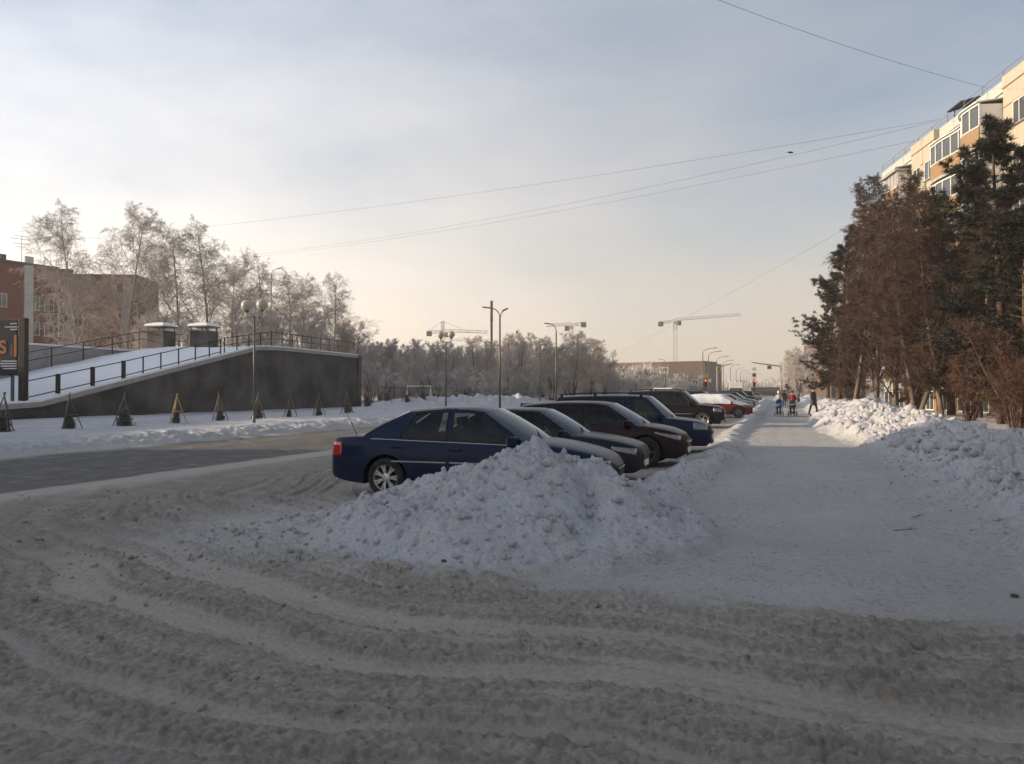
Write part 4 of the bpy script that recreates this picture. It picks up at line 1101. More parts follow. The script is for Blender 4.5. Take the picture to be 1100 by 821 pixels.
def wheel_meshes(rw, style):
    w = .105
    t = MB().lathe([(rw * .66, -w), (rw * .80, -w - .012), (rw * .93, -w - .004), (rw * .985, -w + .025), (rw, -w * .5), (rw, w * .5), (rw * .985, w - .025), (rw * .93, w + .004), (rw * .80, w + .012), (rw * .66, w)], 40, axis='y')
    tm = t.mesh('tyre', M_tyre, True)
    r = MB(); ro = rw * .665
    r.lathe([(ro, -w), (ro * .94, -w + .012), (ro * .90, -w + .05), (ro * .88, w)], 36, axis='y')
    if style == 'steel':
        r.lathe([(ro * .9, -w + .05), (ro * .72, -w + .03), (ro * .45, -w + .045), (ro * .22, -w + .02), (.0, -w + .015)], 28, axis='y')
    else:
        ns = 7 if style == 'seven' else 5
        for k in range(ns):
            a = 2 * math.pi * k / ns
            for (da, wd) in (((-.13, .052), (.13, .052)) if style == 'seven' else ((0, .075),)):
                ca, sa = math.cos(a + da), math.sin(a + da); ci, si = math.cos(a + da * .2), math.sin(a + da * .2)
                p0 = Vector((ci * .04, -w + .03, si * .04)); p1 = Vector((ca * ro * .93, -w + .022, sa * ro * .93))
                r.bar(p0, p1, wd * rw * 1.9, .03)
        r.lathe([(.075, -w + .035), (.07, -w + .010), (.03, -w + .004), (0, -w + .004)], 20, axis='y')
    rm = r.mesh('rim', M_darkalloy if style in ('steel', 'dark') else M_alloy, False)
    d = MB().lathe([(ro * .9, -w + .075), (0, -w + .075)], 24, axis='y'); dm = d.mesh('brake_disc', M_trim)
    return tm, rm, dm
class CarShape:
    def __init__(s, sp): s.sp = sp; s.L = sp['L']; s.prof = sp.get('prof', [(0, .93), (.18, .975), (.45, 1.0), (.72, .99), (.9, .965), (1.0, .93)])
    def sh(s, x): return spl(s.sp['shoulder'], x)
    def cr(s, x): return spl(s.sp['crown'], x)
    def pl(s, x): return spl(s.sp['plan'], x)
    def lo(s, x): return spl(s.sp['low'], x)
    def bot(s, x):
        b = np.array(s.lo(x), float); ra_ = s.sp['rw'] + .065
        for ax in (s.sp['fa'], s.sp['ra']):
            d = np.abs(np.asarray(x) - ax)
            b = np.where(d < ra_, np.maximum(b, s.sp['rw'] - .01 + np.sqrt(np.clip(ra_ ** 2 - d ** 2, 0, None))), b)
        return b
    def sy(s, x, z):
        zs = s.sh(x); f = np.clip((z - .2) / (zs - .2), 0, 1)
        return s.pl(x) * spl(s.prof, f)
def make_car(name, label, sp, body_m, loc, rz, glass=None, style='seven', group=None, detail=2, front_glass=None):
    S = CarShape(sp); L = sp['L']; h2 = L / 2
    car = thing(name, label, 'car', loc, rz, group)
    gm = glass or G_clear
    # --- lower shell
    xs = set(np.round(np.concatenate([np.linspace(-h2, h2, 60), h2 - np.geomspace(.004, .35, 10), -h2 + np.geomspace(.004, .35, 10)]), 4))
    Ra = sp['rw'] + .065
    for ax in (sp['fa'], sp['ra']):
        xs |= set(np.round(ax + Ra * np.cos(np.linspace(0, np.pi, 25)), 4)); xs |= {round(ax - Ra - .004, 4), round(ax + Ra + .004, 4)}
    xs = np.array(sorted(xs)); ns_, nt_ = 11, 7
    q = np.linspace(0, 1, ns_); tt = np.linspace(0, 1, nt_ + 1)[1:]
    half = []
    bt, sh, cr = S.bot(xs), S.sh(xs), S.cr(xs)
    Z = bt[:, None] + (sh - bt)[:, None] * q[None, :]
    Yv = np.stack([S.sy(xs, Z[:, k]) for k in range(ns_)], 1)
    Yt = Yv[:, -1:] * np.cos(tt * np.pi / 2)[None, :] ** .9
    Zt = sh[:, None] + (cr - sh)[:, None] * np.sin(tt * np.pi / 2)[None, :]
    Yh = np.concatenate([Yv, Yt], 1); Zh = np.concatenate([Z, Zt], 1)           # bottom -> centre
    Yf = np.concatenate([-Yh, Yh[:, :-1][:, ::-1]], 1); Zf = np.concatenate([Zh, Zh[:, :-1][:, ::-1]], 1)
    nx, nk = Yf.shape
    V = np.stack([np.repeat(xs[:, None], nk, 1), Yf, Zf], -1).reshape(-1, 3)
    cols = sp['cols']; xb0, xb9 = cols[0][0], cols[-1][0]
    F = []
    for i in range(nx - 1):
        open_ = xs[i] > xb9 + .06 and xs[i + 1] < xb0 - .04
        for k in range(nk - 1):
            if open_ and ns_ - 1 <= k < nk - ns_: continue
            F.append((i * nk + k, (i + 1) * nk + k, (i + 1) * nk + k + 1, i * nk + k + 1))
    F.append(tuple(range(nk))); F.append(tuple((nx - 1) * nk + k for k in range(nk))[::-1])
    mb = MB(); mb.v = [tuple(p) for p in V]; mb.f = F
    me = mb.mesh('body', body_m, True); me.set_sharp_from_angle(angle=R(38))
    body = link('body', me, car)
    # --- cabin
    rows = [0, .05, .30, .60, .915, 1.0]
    fine_cols = []                                       # (xb, xr, kind of the span that follows)
    for (a, b, kd), nxt in zip(cols[:-1], cols[1:]):
        n = 4 if kd == 'g' else 1
        for j in range(n): fine_cols.append((a + (nxt[0] - a) * j / n, b + (nxt[1] - b) * j / n, kd))
    fine_cols.append((cols[-1][0], cols[-1][1], ''))
    rz_ = lambda x: spl(sp['roof'], x); wr = lambda x: spl(sp['wr'], x)
    def sidept(xb, xr, t, s, off=0):
        z0 = float(S.sh(xb)) - .012; z1 = float(rz_(xr)) - sp.get('rail', .05)
        y0 = float(S.sy(xb, S.sh(xb))) - .004; y1 = float(wr(xr))
        tz = t; return (xb + (xr - xb) * t, s * (y0 + (y1 - y0) * t + .035 * math.sin(math.pi * t) + off), z0 + (z1 - z0) * tz)
    cab = MB(); gl_side = []
    for s in (-1, 1):
        for (c0, c1) in zip(fine_cols[:-1], fine_cols[1:]):
            for r0_, r1_ in zip(rows[:-1], rows[1:]):
                is_glass = c0[2] == 'g' and r0_ >= .05 and r1_ <= .915
                quad = [sidept(c0[0], c0[1], r0_, s), sidept(c1[0], c1[1], r0_, s), sidept(c1[0], c1[1], r1_, s), sidept(c0[0], c0[1], r1_, s)]
                if not is_glass: cab.add(quad, [(0, 1, 2, 3)])
        # windows: one pane for each span
        for (a, b, kd), nxt in zip(cols[:-1], cols[1:]):
            if kd != 'g': continue
            g = MB(); n = 6; rr_ = [.05, .25, .45, .65, .80, .915]
            vs = [sidept(a + (nxt[0] - a) * j / n, b + (nxt[1] - b) * j / n, r_, s, -.006) for j in range(n + 1) for r_ in rr_]
            k = len(rr_); g.add(vs, [(j * k + i, (j + 1) * k + i, (j + 1) * k + i + 1, j * k + i + 1) for j in range(n) for i in range(k - 1)])
            g.obj('side_window', gm if not (front_glass and a == cols[1][0]) else front_glass, car, True)
            if detail > 1:                                # black seal round the pane
                f = MB(); loop = [sidept(a, b, .05, s, .004), sidept(nxt[0], nxt[1], .05, s, .004), sidept(nxt[0], nxt[1], .48, s, .004), sidept(nxt[0], nxt[1], .915, s, .004), sidept((a + nxt[0]) / 2, (b + nxt[1]) / 2, .915, s, .004), sidept(a, b, .915, s, .004), sidept(a, b, .48, s, .004)]
                for p0, p1 in zip(loop, loop[1:] + loop[:1]): f.bar(p0, p1, .018, .022)
                f.obj('window_seal', M_trim, car)
    # roof
    xr = [c[1] for c in fine_cols]; ny = 12; bow0, bow1 = sp.get('bow', (.07, -.05))
    vs = []
    for i, x in enumerate(xr):
        w = float(wr(x)); z = float(rz_(x)); f = i / (len(xr) - 1)
        for j in range(ny + 1):
            u_ = -1 + 2 * j / ny; b_ = (1 - u_ * u_)
            vs.append((x + (bow0 * (1 - f) + bow1 * f) * b_, u_ * w, z - sp.get('rail', .05) + sp.get('rail', .05) * b_ ** .6))
    k = ny + 1; o = len(cab.v)
    cab.add(vs, [(i * k + j, i * k + j + 1, (i + 1) * k + j + 1, (i + 1) * k + j) for i in range(len(xr) - 1) for j in range(ny)])
    bm = bmesh.new(); cm = cab.mesh('cabin', body_m, True); bm.from_mesh(cm); bmesh.ops.remove_doubles(bm, verts=bm.verts, dist=.002); bm.to_mesh(cm); bm.free(); cm.set_sharp_from_angle(angle=R(45))
    link('cabin', cm, car)
    # windscreen and rear window
    def screen(nm, col, bow_t, bow_b, m):
        g = MB(); nu, nv = 12, 6; vs = []
        xb, xt = col[0], col[1]
        for j in range(nv + 1):
            t = j / nv
            for i in range(nu + 1):
                u_ = -1 + 2 * i / nu; b_ = 1 - u_ * u_
                p0 = sidept(xb, xt, 0, 1); p1 = sidept(xb, xt, 1, 1)
                zb_ = p0[2] + (float(S.cr(xb + bow_b)) - p0[2] - .0) * b_ ** .7; zt_ = p1[2] + sp.get('rail', .05) * b_ ** .6
                x0, x1 = xb + bow_b * b_, xt + bow_t * b_
                y = u_ * (p0[1] + (p1[1] - p0[1]) * t + .035 * math.sin(math.pi * t))
                vs.append((x0 + (x1 - x0) * t, y, zb_ + (zt_ - zb_) * t + .02 * math.sin(math.pi * t)))
        k = nu + 1; g.add(vs, [(j * k + i, j * k + i + 1, (j + 1) * k + i + 1, (j + 1) * k + i) for j in range(nv) for i in range(nu)])
        g.obj(nm, m, car, True)
        return vs, k
    sv, sk = screen('windscreen', cols[0], bow0, .13, G_front)
    screen('rear_window', cols[-1], bow1, -.10, sp.get('rear_glass') or gm)
    if detail > 1:
        wpr = MB()
        for s in (-.42, .25):
            wpr.bar((cols[0][0] + .10, s, float(S.cr(cols[0][0] + .1)) + .02), (cols[0][0] - .12, s + .45, float(S.cr(cols[0][0])) + .13), .02, .015)
        wpr.obj('wiper', M_trim, car)
    # --- under body, wheel wells, seats
    MB().box(((sp['fa'] + sp['ra']) / 2, 0, .34), (L * .90, sp['W'] - .78, .30)).obj('underbody', M_trim, car)
    MB().box((( sp['ra'] + sp['fa']) / 2, 0, .40), ((sp['fa'] - sp['ra']) - 2 * Ra - .02, sp['W'] - .30, .26)).obj('floor_pan', M_trim, car)
    for ax in (sp['fa'], sp['ra']):
        for s in (-1, 1):
            yo = float(S.sy(ax, sp['rw'] + .3)) * .985; w_ = MB(); n = 20
            arc = [(ax + (Ra + .004) * math.cos(math.pi * (1.08 - 1.16 * k / n)), sp['rw'] - .01 + (Ra + .004) * math.sin(math.pi * (1.08 - 1.16 * k / n))) for k in range(n + 1)]
            vs = [(x, s * yo, z) for x, z in arc] + [(x, s * (yo - .30), z) for x, z in arc]
            w_.add(vs, [(k, k + 1, n + 2 + k, n + 1 + k) for k in range(n)] + [tuple(range(n + 1, 2 * n + 2))])
            w_.obj('wheel_well', M_trim, car)
    tm, rm, dm = wheel_meshes(sp['rw'], style)
    for ax in (sp['fa'], sp['ra']):
        for s in (-1, 1):
            w = link('wheel', tm, car, (ax, s * (sp['W'] / 2 - .135), sp['rw']))
            w.rotation_euler = (0, 0, 0 if s < 0 else math.pi)
            link('rim', rm, w); link('brake_disc', dm, w)
    zb_ = float(S.sh(0))
    for s in (-.36, .36):
        st = MB(); fx = (cols[1][0] + cols[2][0]) / 2 - .15
        st.box((fx, s, .55), (.5, .48, .18)); st.box((fx - .32, s, .85), (.14, .48, .62), ry=R(-14)); st.box((fx - .42, s, 1.22), (.09, .26, .17), ry=R(-10)); st.box((fx - .40, s, 1.12), (.03, .12, .1))
        st.obj('front_seat', M_seat, car, bevel=.04)
    rs = MB(); rx = sp['ra'] + .25
    rs.box((rx + .1, 0, .55), (.5, 1.2, .2)); rs.box((rx - .22, 0, .85), (.16, 1.2, .55), ry=R(-18)); rs.box((rx - .33, -.36, 1.16), (.09, .26, .14)); rs.box((rx - .33, .36, 1.16), (.09, .26, .14))
    rs.obj('rear_seat', M_seat, car, bevel=.04)
    MB().box((cols[0][0] - .15, 0, zb_ - .12), (.5, 1.3, .2)).obj('dashboard', M_trim, car, bevel=.04)
    sw = MB().lathe([(.17, 0), (.185, .012), (.20, 0), (.185, -.012), (.17, 0)], 20, axis='x'); so = sw.obj('steering_wheel', M_trim, car, True, (cols[0][0] - .48, .36, zb_ - .02)); so.rotation_euler = (0, R(-25), 0)
    # --- ribbons and patches laid on the sides
    def ribbon(pts, w, off, s, th=.004):
        b = MB(); P = [np.array(p, float) for p in pts]; vs = []
        for i, p in enumerate(P):
            d = P[min(i + 1, len(P) - 1)] - P[max(i - 1, 0)]; d /= max(np.linalg.norm(d), 1e-6); nn = np.array([-d[1], d[0]]) * w / 2
            for (qq, o_) in ((p - nn, 0), (p - nn, off), (p + nn, off), (p + nn, 0)):
                vs.append((qq[0], s * (float(S.sy(qq[0], qq[1])) + o_), qq[1]))
        n = len(P)
        b.add(vs, [(4*i+k, 4*i+(k+1) % 4, 4*i+4+(k+1) % 4, 4*i+4+k) for i in range(n - 1) for k in range(4)] + [(0, 1, 2, 3), (4*n-1, 4*n-2, 4*n-3, 4*n-4)])
        return b
    def patch(x0, x1, zlo, zhi, off, s, nx_=8, nz_=5):
        b = MB(); vs = []
        for i in range(nx_ + 1):
            x = x0 + (x1 - x0) * i / nx_; a0, a1 = zlo(x), zhi(x)
            for j in range(nz_ + 1):
                z = a0 + (a1 - a0) * j / nz_; vs.append((x, s * (float(S.sy(x, z)) + off), z))
        k = nz_ + 1; m_ = len(vs)
        vs += [(x, s * (abs(y) - off - .003), z) for (x, y, z) in vs]
        fs = [(i * k + j, (i + 1) * k + j, (i + 1) * k + j + 1, i * k + j + 1) for i in range(nx_) for j in range(nz_)]
        rim_ = [i * k for i in range(nx_ + 1)] + [nx_ * k + j for j in range(1, k)] + [i * k + k - 1 for i in range(nx_ - 1, -1, -1)] + [j for j in range(k - 2, 0, -1)]
        fs += [(rim_[i], rim_[(i + 1) % len(rim_)], m_ + rim_[(i + 1) % len(rim_)], m_ + rim_[i]) for i in range(len(rim_))]
        return b.add(vs, fs)
    for s in (-1, 1):
        dz0 = lambda x: max(float(S.lo(x)) + .10, float(S.bot(x)) + .055 if float(S.bot(x)) > float(S.lo(x)) + .02 else 0)
        for (x0, x1) in sp['doors']:
            ps = patch(x0, x1, dz0, lambda x: float(S.sh(x)) - .014, .005, s, 14, 9)
            dm_ = ps.mesh('door', body_m, True); dm_.set_sharp_from_angle(angle=R(50)); d = link('door', dm_, car)
            hz_ = float(S.sh(x0)) - .13
            hb = MB(); hx = x0 + .12
            yy = float(S.sy(hx, hz_))
            hb.box((hx, s * (yy + .022), hz_), (.20, .022, .032)); hb.box((hx - .08, s * (yy + .008), hz_), (.025, .03, .03)); hb.box((hx + .08, s * (yy + .008), hz_), (.025, .03, .03))
            hb.obj('handle', body_m, d, bevel=.006)
            if sp.get('mould'):
                zm = sp['mould']; ribbon([(x, zm) for x in np.linspace(x0 + .02, x1 - .02, 8)], .020, .022, s).obj('side_moulding', M_galv, d)
        if detail > 1:
            gap = MB()
            for (x0, x1) in sp['doors']:
                for x in (x0, x1):
                    rb = ribbon([(x, z) for z in np.linspace(dz0(x), float(S.sh(x)) - .01, 10)], .020, .0015, s); gap.add(rb.v, rb.f)
            gap.obj('door_gap', M_trim, car)
            if sp.get('chrome'):
                xa, xz = cols[-1][0] + .2, cols[0][0] - .05
                ribbon([(x, float(S.sh(x)) - .012) for x in np.linspace(xa, xz, 16)], .012, .008, s).obj('belt_trim', M_galv, car)
        # lamps
        (x0, x1, za, zb0, zc, zd) = sp['head']
        patch(x0, x1, lambda x: za + (zc - za) * (x - x0) / (x1 - x0), lambda x: zb0 + (zd - zb0) * (x - x0) / (x1 - x0), .006, s, 8, 4).obj('headlight', M_head, car, True)
        (x0, x1, za, zb0) = sp['tail']
        patch(x0, x1, lambda x: za, lambda x: zb0, .008, s, 8, 4).obj('tail_light', M_tail, car, True)
        # bumper shut lines
        if detail > 1:
            ribbon([(x, sp['bump'][0]) for x in np.linspace(sp['fa'] + Ra + .02, h2 - .05, 8)], .014, .0015, s).obj('bumper_gap', M_trim, car)
            ribbon([(x, sp['bump'][1]) for x in np.linspace(-h2 + .05, sp['ra'] - Ra - .02, 8)], .014, .0015, s).obj('bumper_gap', M_trim, car)
            if sp.get('clad'):
                ribbon([(x, .30) for x in np.linspace(sp['ra'] + Ra + .03, sp['fa'] - Ra - .03, 12)], .14, .012, s).obj('sill_cladding', M_trim, car)
        # mirror
        mx_ = cols[1][0] - .10; my = float(S.sy(mx_, zb_ - .05)); mz = float(S.sh(mx_)) + .055
        mr_ = MB(); mr_.box((mx_, s * (my + .10), mz), (.13, .20, .15)); mr_.box((mx_ + .02, s * (my + .0), mz - .05), (.07, .10, .05))
        mo = mr_.obj('mirror', body_m, car, bevel=.035, seg=3)
        MB().box((mx_ - .067, s * (my + .105), mz), (.006, .16, .11)).obj('mirror_glass', M_chrome, mo)
    # --- nose and tail
    wn_ = float(S.pl(h2)); wt_ = float(S.pl(-h2)); zn = float(S.sh(h2))
    MB().box((h2 + .004, 0, zn - .085), (.03, wn_ * 1.7, .12)).obj('grille', M_trim, car, bevel=.01)
    MB().box((h2 + .012, 0, zn - .03), (.025, wn_ * 1.75, .022)).obj('grille_bar', M_chrome, car)
    MB().box((h2 + .002, 0, .30), (.03, wn_ * 1.5, .10)).obj('lower_intake', M_trim, car, bevel=.01)
    MB().box((h2 + .012, 0, zn - .22), (.018, .52, .115)).obj('number_plate', M_plate, car)
    MB().box((-h2 - .012, 0, sp['tail'][2] - .06), (.018, .52, .115)).obj('number_plate', M_plate, car)
    MB().box((-h2 - .003, 0, .36), (.03, wt_ * 1.7, .08)).obj('rear_bumper_strip', M_trim, car, bevel=.01)
    if sp.get('antenna'):
        a = sp['antenna']; MB().tube([a, (a[0] - .18, a[1], a[2] + .34), (a[0] - .34, a[1], a[2] + .62)], [.006, .004, .003], 6).obj('antenna', M_trim, car)
    if sp.get('rails'):
        for s in (-1, 1):
            x0, x1 = cols[-1][1] + .1, cols[0][1] - .15
            y = float(wr((x0 + x1) / 2)) - .03; b = MB()
            pts = [(x, s * y, float(rz_(x)) + .045) for x in np.linspace(x0, x1, 8)]
            b.tube(pts, .018, 6)
            for p in (pts[0], pts[3], pts[-1]): b.box((p[0], p[1], p[2] - .05), (.08, .03, .1))
            b.obj('roof_rail', M_trim, car)
    return car
SEDAN = dict(L=4.8, W=1.795, fa=1.42, ra=-1.30, rw=.325,
    shoulder=[(-2.4, .80), (-2.36, .88), (-2.2, .945), (-1.7, .965), (-.8, .945), (0, .925), (.95, .895), (1.5, .84), (1.95, .765), (2.25, .68), (2.4, .56)],
    crown=[(-2.4, .82), (-2.36, .93), (-2.2, 1.0), (-1.7, 1.02), (0, 1.0), (.95, .985), (1.3, .955), (1.8, .87), (2.2, .75), (2.4, .57)],
    plan=[(-2.4, .58), (-2.37, .68), (-2.25, .79), (-2.0, .85), (-1.5, .885), (-.5, .897), (.8, .894), (1.5, .878), (1.9, .82), (2.15, .72), (2.3, .58), (2.37, .44), (2.4, .32)],
    low=[(-2.4, .40), (-2.3, .31), (-1.9, .23), (-1.6, .21), (1.8, .20), (2.2, .21), (2.4, .28)],
    cols=[(1.10, .30, 'p'), (.97, .22, 'g'), (-.16, -.20, 'p'), (-.27, -.29, 'g'), (-1.10, -.86, 'p'), (-1.78, -1.02, '')],
    roof=[(-1.1, 1.425), (-.85, 1.45), (-.3, 1.485), (0, 1.482), (.3, 1.445), (.4, 1.43)], wr=[(-1.1, .555), (-.3, .60), (.4, .575)],
    doors=[(-1.20, -.22), (-.20, .98)], mould=.60, chrome=True, head=(1.66, 2.32, .705, .74, .545, .66), tail=(-2.375, -2.12, .66, .885), bump=(.56, .62), antenna=(-1.95, -.60, .99))
SEDAN2 = dict(SEDAN, L=4.5, W=1.70, fa=1.34, ra=-1.24, rw=.305,
    shoulder=[(-2.25, .76), (-2.2, .84), (-2.05, .89), (-1.6, .905), (0, .875), (.95, .85), (1.5, .80), (1.9, .735), (2.15, .67), (2.25, .58)],
    crown=[(-2.25, .78), (-2.2, .88), (-2.05, .94), (-1.6, .96), (0, .95), (.95, .935), (1.4, .89), (1.9, .80), (2.15, .71), (2.25, .60)],
    plan=[(-2.25, .60), (-2.2, .70), (-2.05, .78), (-1.4, .84), (0, .85), (1.3, .835), (1.8, .79), (2.08, .70), (2.2, .60), (2.25, .50)],
    low=[(-2.25, .40), (-2.1, .28), (-1.7, .20), (1.7, .19), (2.1, .20), (2.25, .27)],
    cols=[(1.02, .28, 'p'), (.90, .20, 'g'), (-.18, -.22, 'p'), (-.28, -.30, 'g'), (-1.02, -.82, 'p'), (-1.62, -.98, '')],
    roof=[(-1.1, 1.35), (-.8, 1.375), (-.3, 1.40), (.1, 1.395), (.3, 1.365)], wr=[(-1.1, .53), (-.3, .57), (.4, .55)],
    doors=[(-1.10, -.23), (-.21, .92)], mould=None, chrome=False, head=(1.72, 2.17, .62, .70, .53, .655), tail=(-2.22, -2.0, .62, .83), bump=(.52, .58), antenna=None)
CROSS = dict(SEDAN, L=4.45, W=1.79, fa=1.36, ra=-1.30, rw=.345,
    shoulder=[(-2.225, .86), (-2.18, .93), (-2.0, .985), (-1.3, .985), (0, .96), (.9, .93), (1.4, .89), (1.8, .82), (2.08, .73), (2.225, .60)],
    crown=[(-2.225, .88), (-2.18, .98), (-2.0, 1.03), (0, 1.02), (.9, 1.0), (1.3, .97), (1.8, .885), (2.08, .78), (2.225, .62)],
    plan=[(-2.225, .62), (-2.17, .74), (-2.0, .83), (-1.4, .885), (0, .895), (1.2, .885), (1.7, .83), (2.0, .71), (2.15, .56), (2.225, .42)],
    low=[(-2.225, .42), (-2.1, .32), (-1.7, .23), (1.7, .22), (2.05, .23), (2.225, .30)],
    cols=[(1.20, .42, 'p'), (1.06, .34, 'g'), (-.04, -.10, 'p'), (-.14, -.19, 'g'), (-1.08, -1.00, 'p'), (-1.18, -1.08, 'g'), (-1.62, -1.40, 'p'), (-2.02, -1.66, '')],
    roof=[(-1.75, 1.40), (-1.3, 1.455), (-.5, 1.495), (0, 1.49), (.45, 1.44)], wr=[(-1.75, .54), (-.5, .60), (.45, .58)],
    doors=[(-1.10, -.11), (-.09, 1.04)], mould=None, chrome=False, head=(1.56, 2.12, .775, .81, .60, .72), tail=(-2.20, -1.98, .70, .96), bump=(.56, .60), antenna=None, clad=True)
WAGON = dict(SEDAN, L=4.65, W=1.76, fa=1.42, ra=-1.22, rw=.335,
    shoulder=[(-2.325, .90), (-2.29, .97), (-2.15, 1.0), (-1.3, .995), (0, .975), (.95, .95), (1.5, .91), (1.95, .85), (2.2, .77), (2.325, .66)],
    crown=[(-2.325, .92), (-2.29, 1.0), (-2.15, 1.04), (0, 1.04), (.95, 1.02), (1.5, .97), (1.95, .905), (2.2, .82), (2.325, .68)],
    plan=[(-2.325, .66), (-2.28, .77), (-2.12, .83), (-1.4, .87), (0, .88), (1.3, .87), (1.85, .82), (2.12, .72), (2.26, .60), (2.325, .50)],
    low=[(-2.325, .42), (-2.2, .31), (-1.8, .23), (1.8, .22), (2.15, .23), (2.325, .30)],
    cols=[(1.18, .55, 'p'), (1.05, .46, 'g'), (.02, -.02, 'p'), (-.08, -.11, 'g'), (-.98, -.96, 'p'), (-1.08, -1.05, 'g'), (-1.98, -1.84, 'p'), (-2.22, -2.02, '')],
    roof=[(-2.1, 1.575), (-1.5, 1.61), (-.5, 1.63), (.2, 1.625), (.6, 1.575)], wr=[(-2.1, .59), (-.5, .63), (.6, .60)],
    doors=[(-1.06, -.04), (-.02, 1.02)], mould=None, chrome=False, head=(1.86, 2.24, .66, .86, .64, .80), tail=(-2.30, -2.12, .80, 1.02), bump=(.58, .60), antenna=None, rails=True)
SUV = dict(SEDAN, L=4.75, W=1.85, fa=1.43, ra=-1.37, rw=.375,
    shoulder=[(-2.375, 1.00), (-2.33, 1.07), (-2.2, 1.10), (-1.3, 1.10), (0, 1.08), (.95, 1.06), (1.5, 1.03), (2.0, .98), (2.27, .90), (2.375, .78)],
    crown=[(-2.375, 1.02), (-2.33, 1.10), (-2.2, 1.14), (0, 1.14), (.95, 1.13), (1.5, 1.10), (2.0, 1.04), (2.27, .95), (2.375, .80)],
    plan=[(-2.375, .72), (-2.33, .83), (-2.2, .88), (-1.4, .92), (0, .925), (1.4, .915), (1.95, .87), (2.2, .78), (2.32, .68), (2.375, .58)],
    low=[(-2.375, .48), (-2.25, .38), (-1.85, .31), (1.85, .30), (2.2, .32), (2.375, .38)],
    cols=[(1.12, .52, 'p'), (.98, .43, 'g'), (.0, -.04, 'p'), (-.10, -.13, 'g'), (-1.02, -1.00, 'p'), (-1.12, -1.09, 'g'), (-2.02, -1.90, 'p'), (-2.28, -2.10, '')],
    roof=[(-2.2, 1.70), (-1.6, 1.745), (-.5, 1.77), (.2, 1.76), (.6, 1.70)], wr=[(-2.2, .62), (-.5, .67), (.6, .64)],
    doors=[(-1.08, -.06), (-.04, .96)], mould=.66, chrome=False, head=(1.90, 2.29, .76, .96, .74, .90), tail=(-2.36, -2.16, .84, 1.08), bump=(.66, .68), antenna=None, rails=True, clad=True)
P_navy = paint('navy_paint', (.006, .014, .042)); P_black = paint('black_paint', (.004, .004, .005)); P_maroon = paint('dark_maroon_paint', (.020, .007, .009))
P_blue = paint('deep_blue_paint', (.008, .014, .045)); P_slate = paint('dark_slate_paint', (.012, .015, .022)); P_red = paint('red_paint', (.16, .014, .016)); P_green = paint('dark_green_paint', (.012, .025, .02)); P_silver = paint('silver_paint', (.28, .28, .29)); P_white = paint('white_paint', (.55, .55, .55))
GC_ = 'cars parked nose to the path'
def car_z(x, y): return .0
make_car('sedan_car', 'nearest dark navy sedan with alloy wheels, behind the tall snow heap', SEDAN, P_navy, (-4.72, 12.05, .015), R(2.5), G_clear, 'seven', GC_)
make_car('sedan_car', 'low dark slate sedan parked second, between the navy sedan and the maroon hatchback', SEDAN2, P_slate, (-4.62, 14.9, .015), R(1), G_tint, 'five', GC_)
make_car('hatchback_car', 'dark maroon hatchback parked third, with tinted rear windows', CROSS, P_maroon, (-4.12, 18.3, .015), R(-1), G_tint, 'dark', GC_)
make_car('estate_car', 'blue estate car with roof rails parked fourth, pale light through its front window', WAGON, P_blue, (-4.0, 22.4, .015), R(1), G_tint, 'dark', GC_, front_glass=G_clear)
suv = make_car('off_road_car', 'tall black off-road car parked fifth, before the snow-covered red car', SUV, P_black, (-4.6, 37.6, .015), R(0), G_tint, 'five', GC_)
MB().box((-.5, .1, 1.84), (.9, .8, .07)).obj('roof_rack_snow', M_snow, suv, bevel=.04)
red = make_car('hatchback_car', 'red hatchback with its windows buried under snow, sixth in the row', CROSS, P_red, (-3.6, 52.5, .015), R(0), G_tint, 'steel', GC_, detail=1)
# the snow lying over its glass, roof and bonnet
sc_ = MB(); K = 14; vs = []
for x in np.linspace(-2.1, 2.08, 22):
    top = float(np.interp(x, [-2.1, -1.75, -1.2, .4, 1.15, 1.75, 2.08], [1.06, 1.46, 1.54, 1.52, 1.08, .97, .82])); w = float(np.interp(x, [-2.1, -1.7, 1.2, 1.75, 2.08], [.80, .90, .90, .80, .58]))
    for j in range(K + 1):
        a = math.pi * j / K; y = -math.cos(a) * w * (1 if .15 < j / K < .85 else 1.0); zb_c = float(np.interp(x, [-2.1, .9, 1.5, 2.08], [.93, .90, .82, .66])); z = zb_c + (top - zb_c) * math.sin(a) ** .45
        vs.append((x, y + .02 * math.sin(x * 9 + j), z + .015 * math.sin(x * 7 + j * 2)))
sc_.add(vs, [(i * (K + 1) + j, i * (K + 1) + j + 1, (i + 1) * (K + 1) + j + 1, (i + 1) * (K + 1) + j) for i in range(21) for j in range(K)] + [tuple(range(K + 1)), tuple(21 * (K + 1) + j for j in range(K + 1))])
sc_.obj('snow_cover', M_snow, red, True)
make_car('off_road_car', 'dark green off-road car just behind the snow-covered red car', SUV, P_green, (-5.3, 56.5, .015), R(0), G_tint, 'dark', GC_, detail=1)
for k, (spc, pm, x, y, lab) in enumerate([
    (SEDAN2, P_black, -4.0, 64, 'black sedan in the far row, next after the red car'),
    (CROSS, P_silver, -4.0, 70, 'silver hatchback in the far row of parked cars'),
    (WAGON, P_slate, -4.1, 78, 'dark estate car in the far row, behind the silver hatchback'),
    (SEDAN2, P_white, -3.9, 86, 'pale snowy sedan near the far end of the row'),
    (SUV, P_black, -4.2, 95, 'black off-road car at the far end of the row')]):
    make_car('parked_car', lab, spc, pm, (x, y, .01), R((-2, 1, 0, 2, -1)[k]), G_tint, 'dark', GC_, detail=1)
print('cars', time.time() - T0)
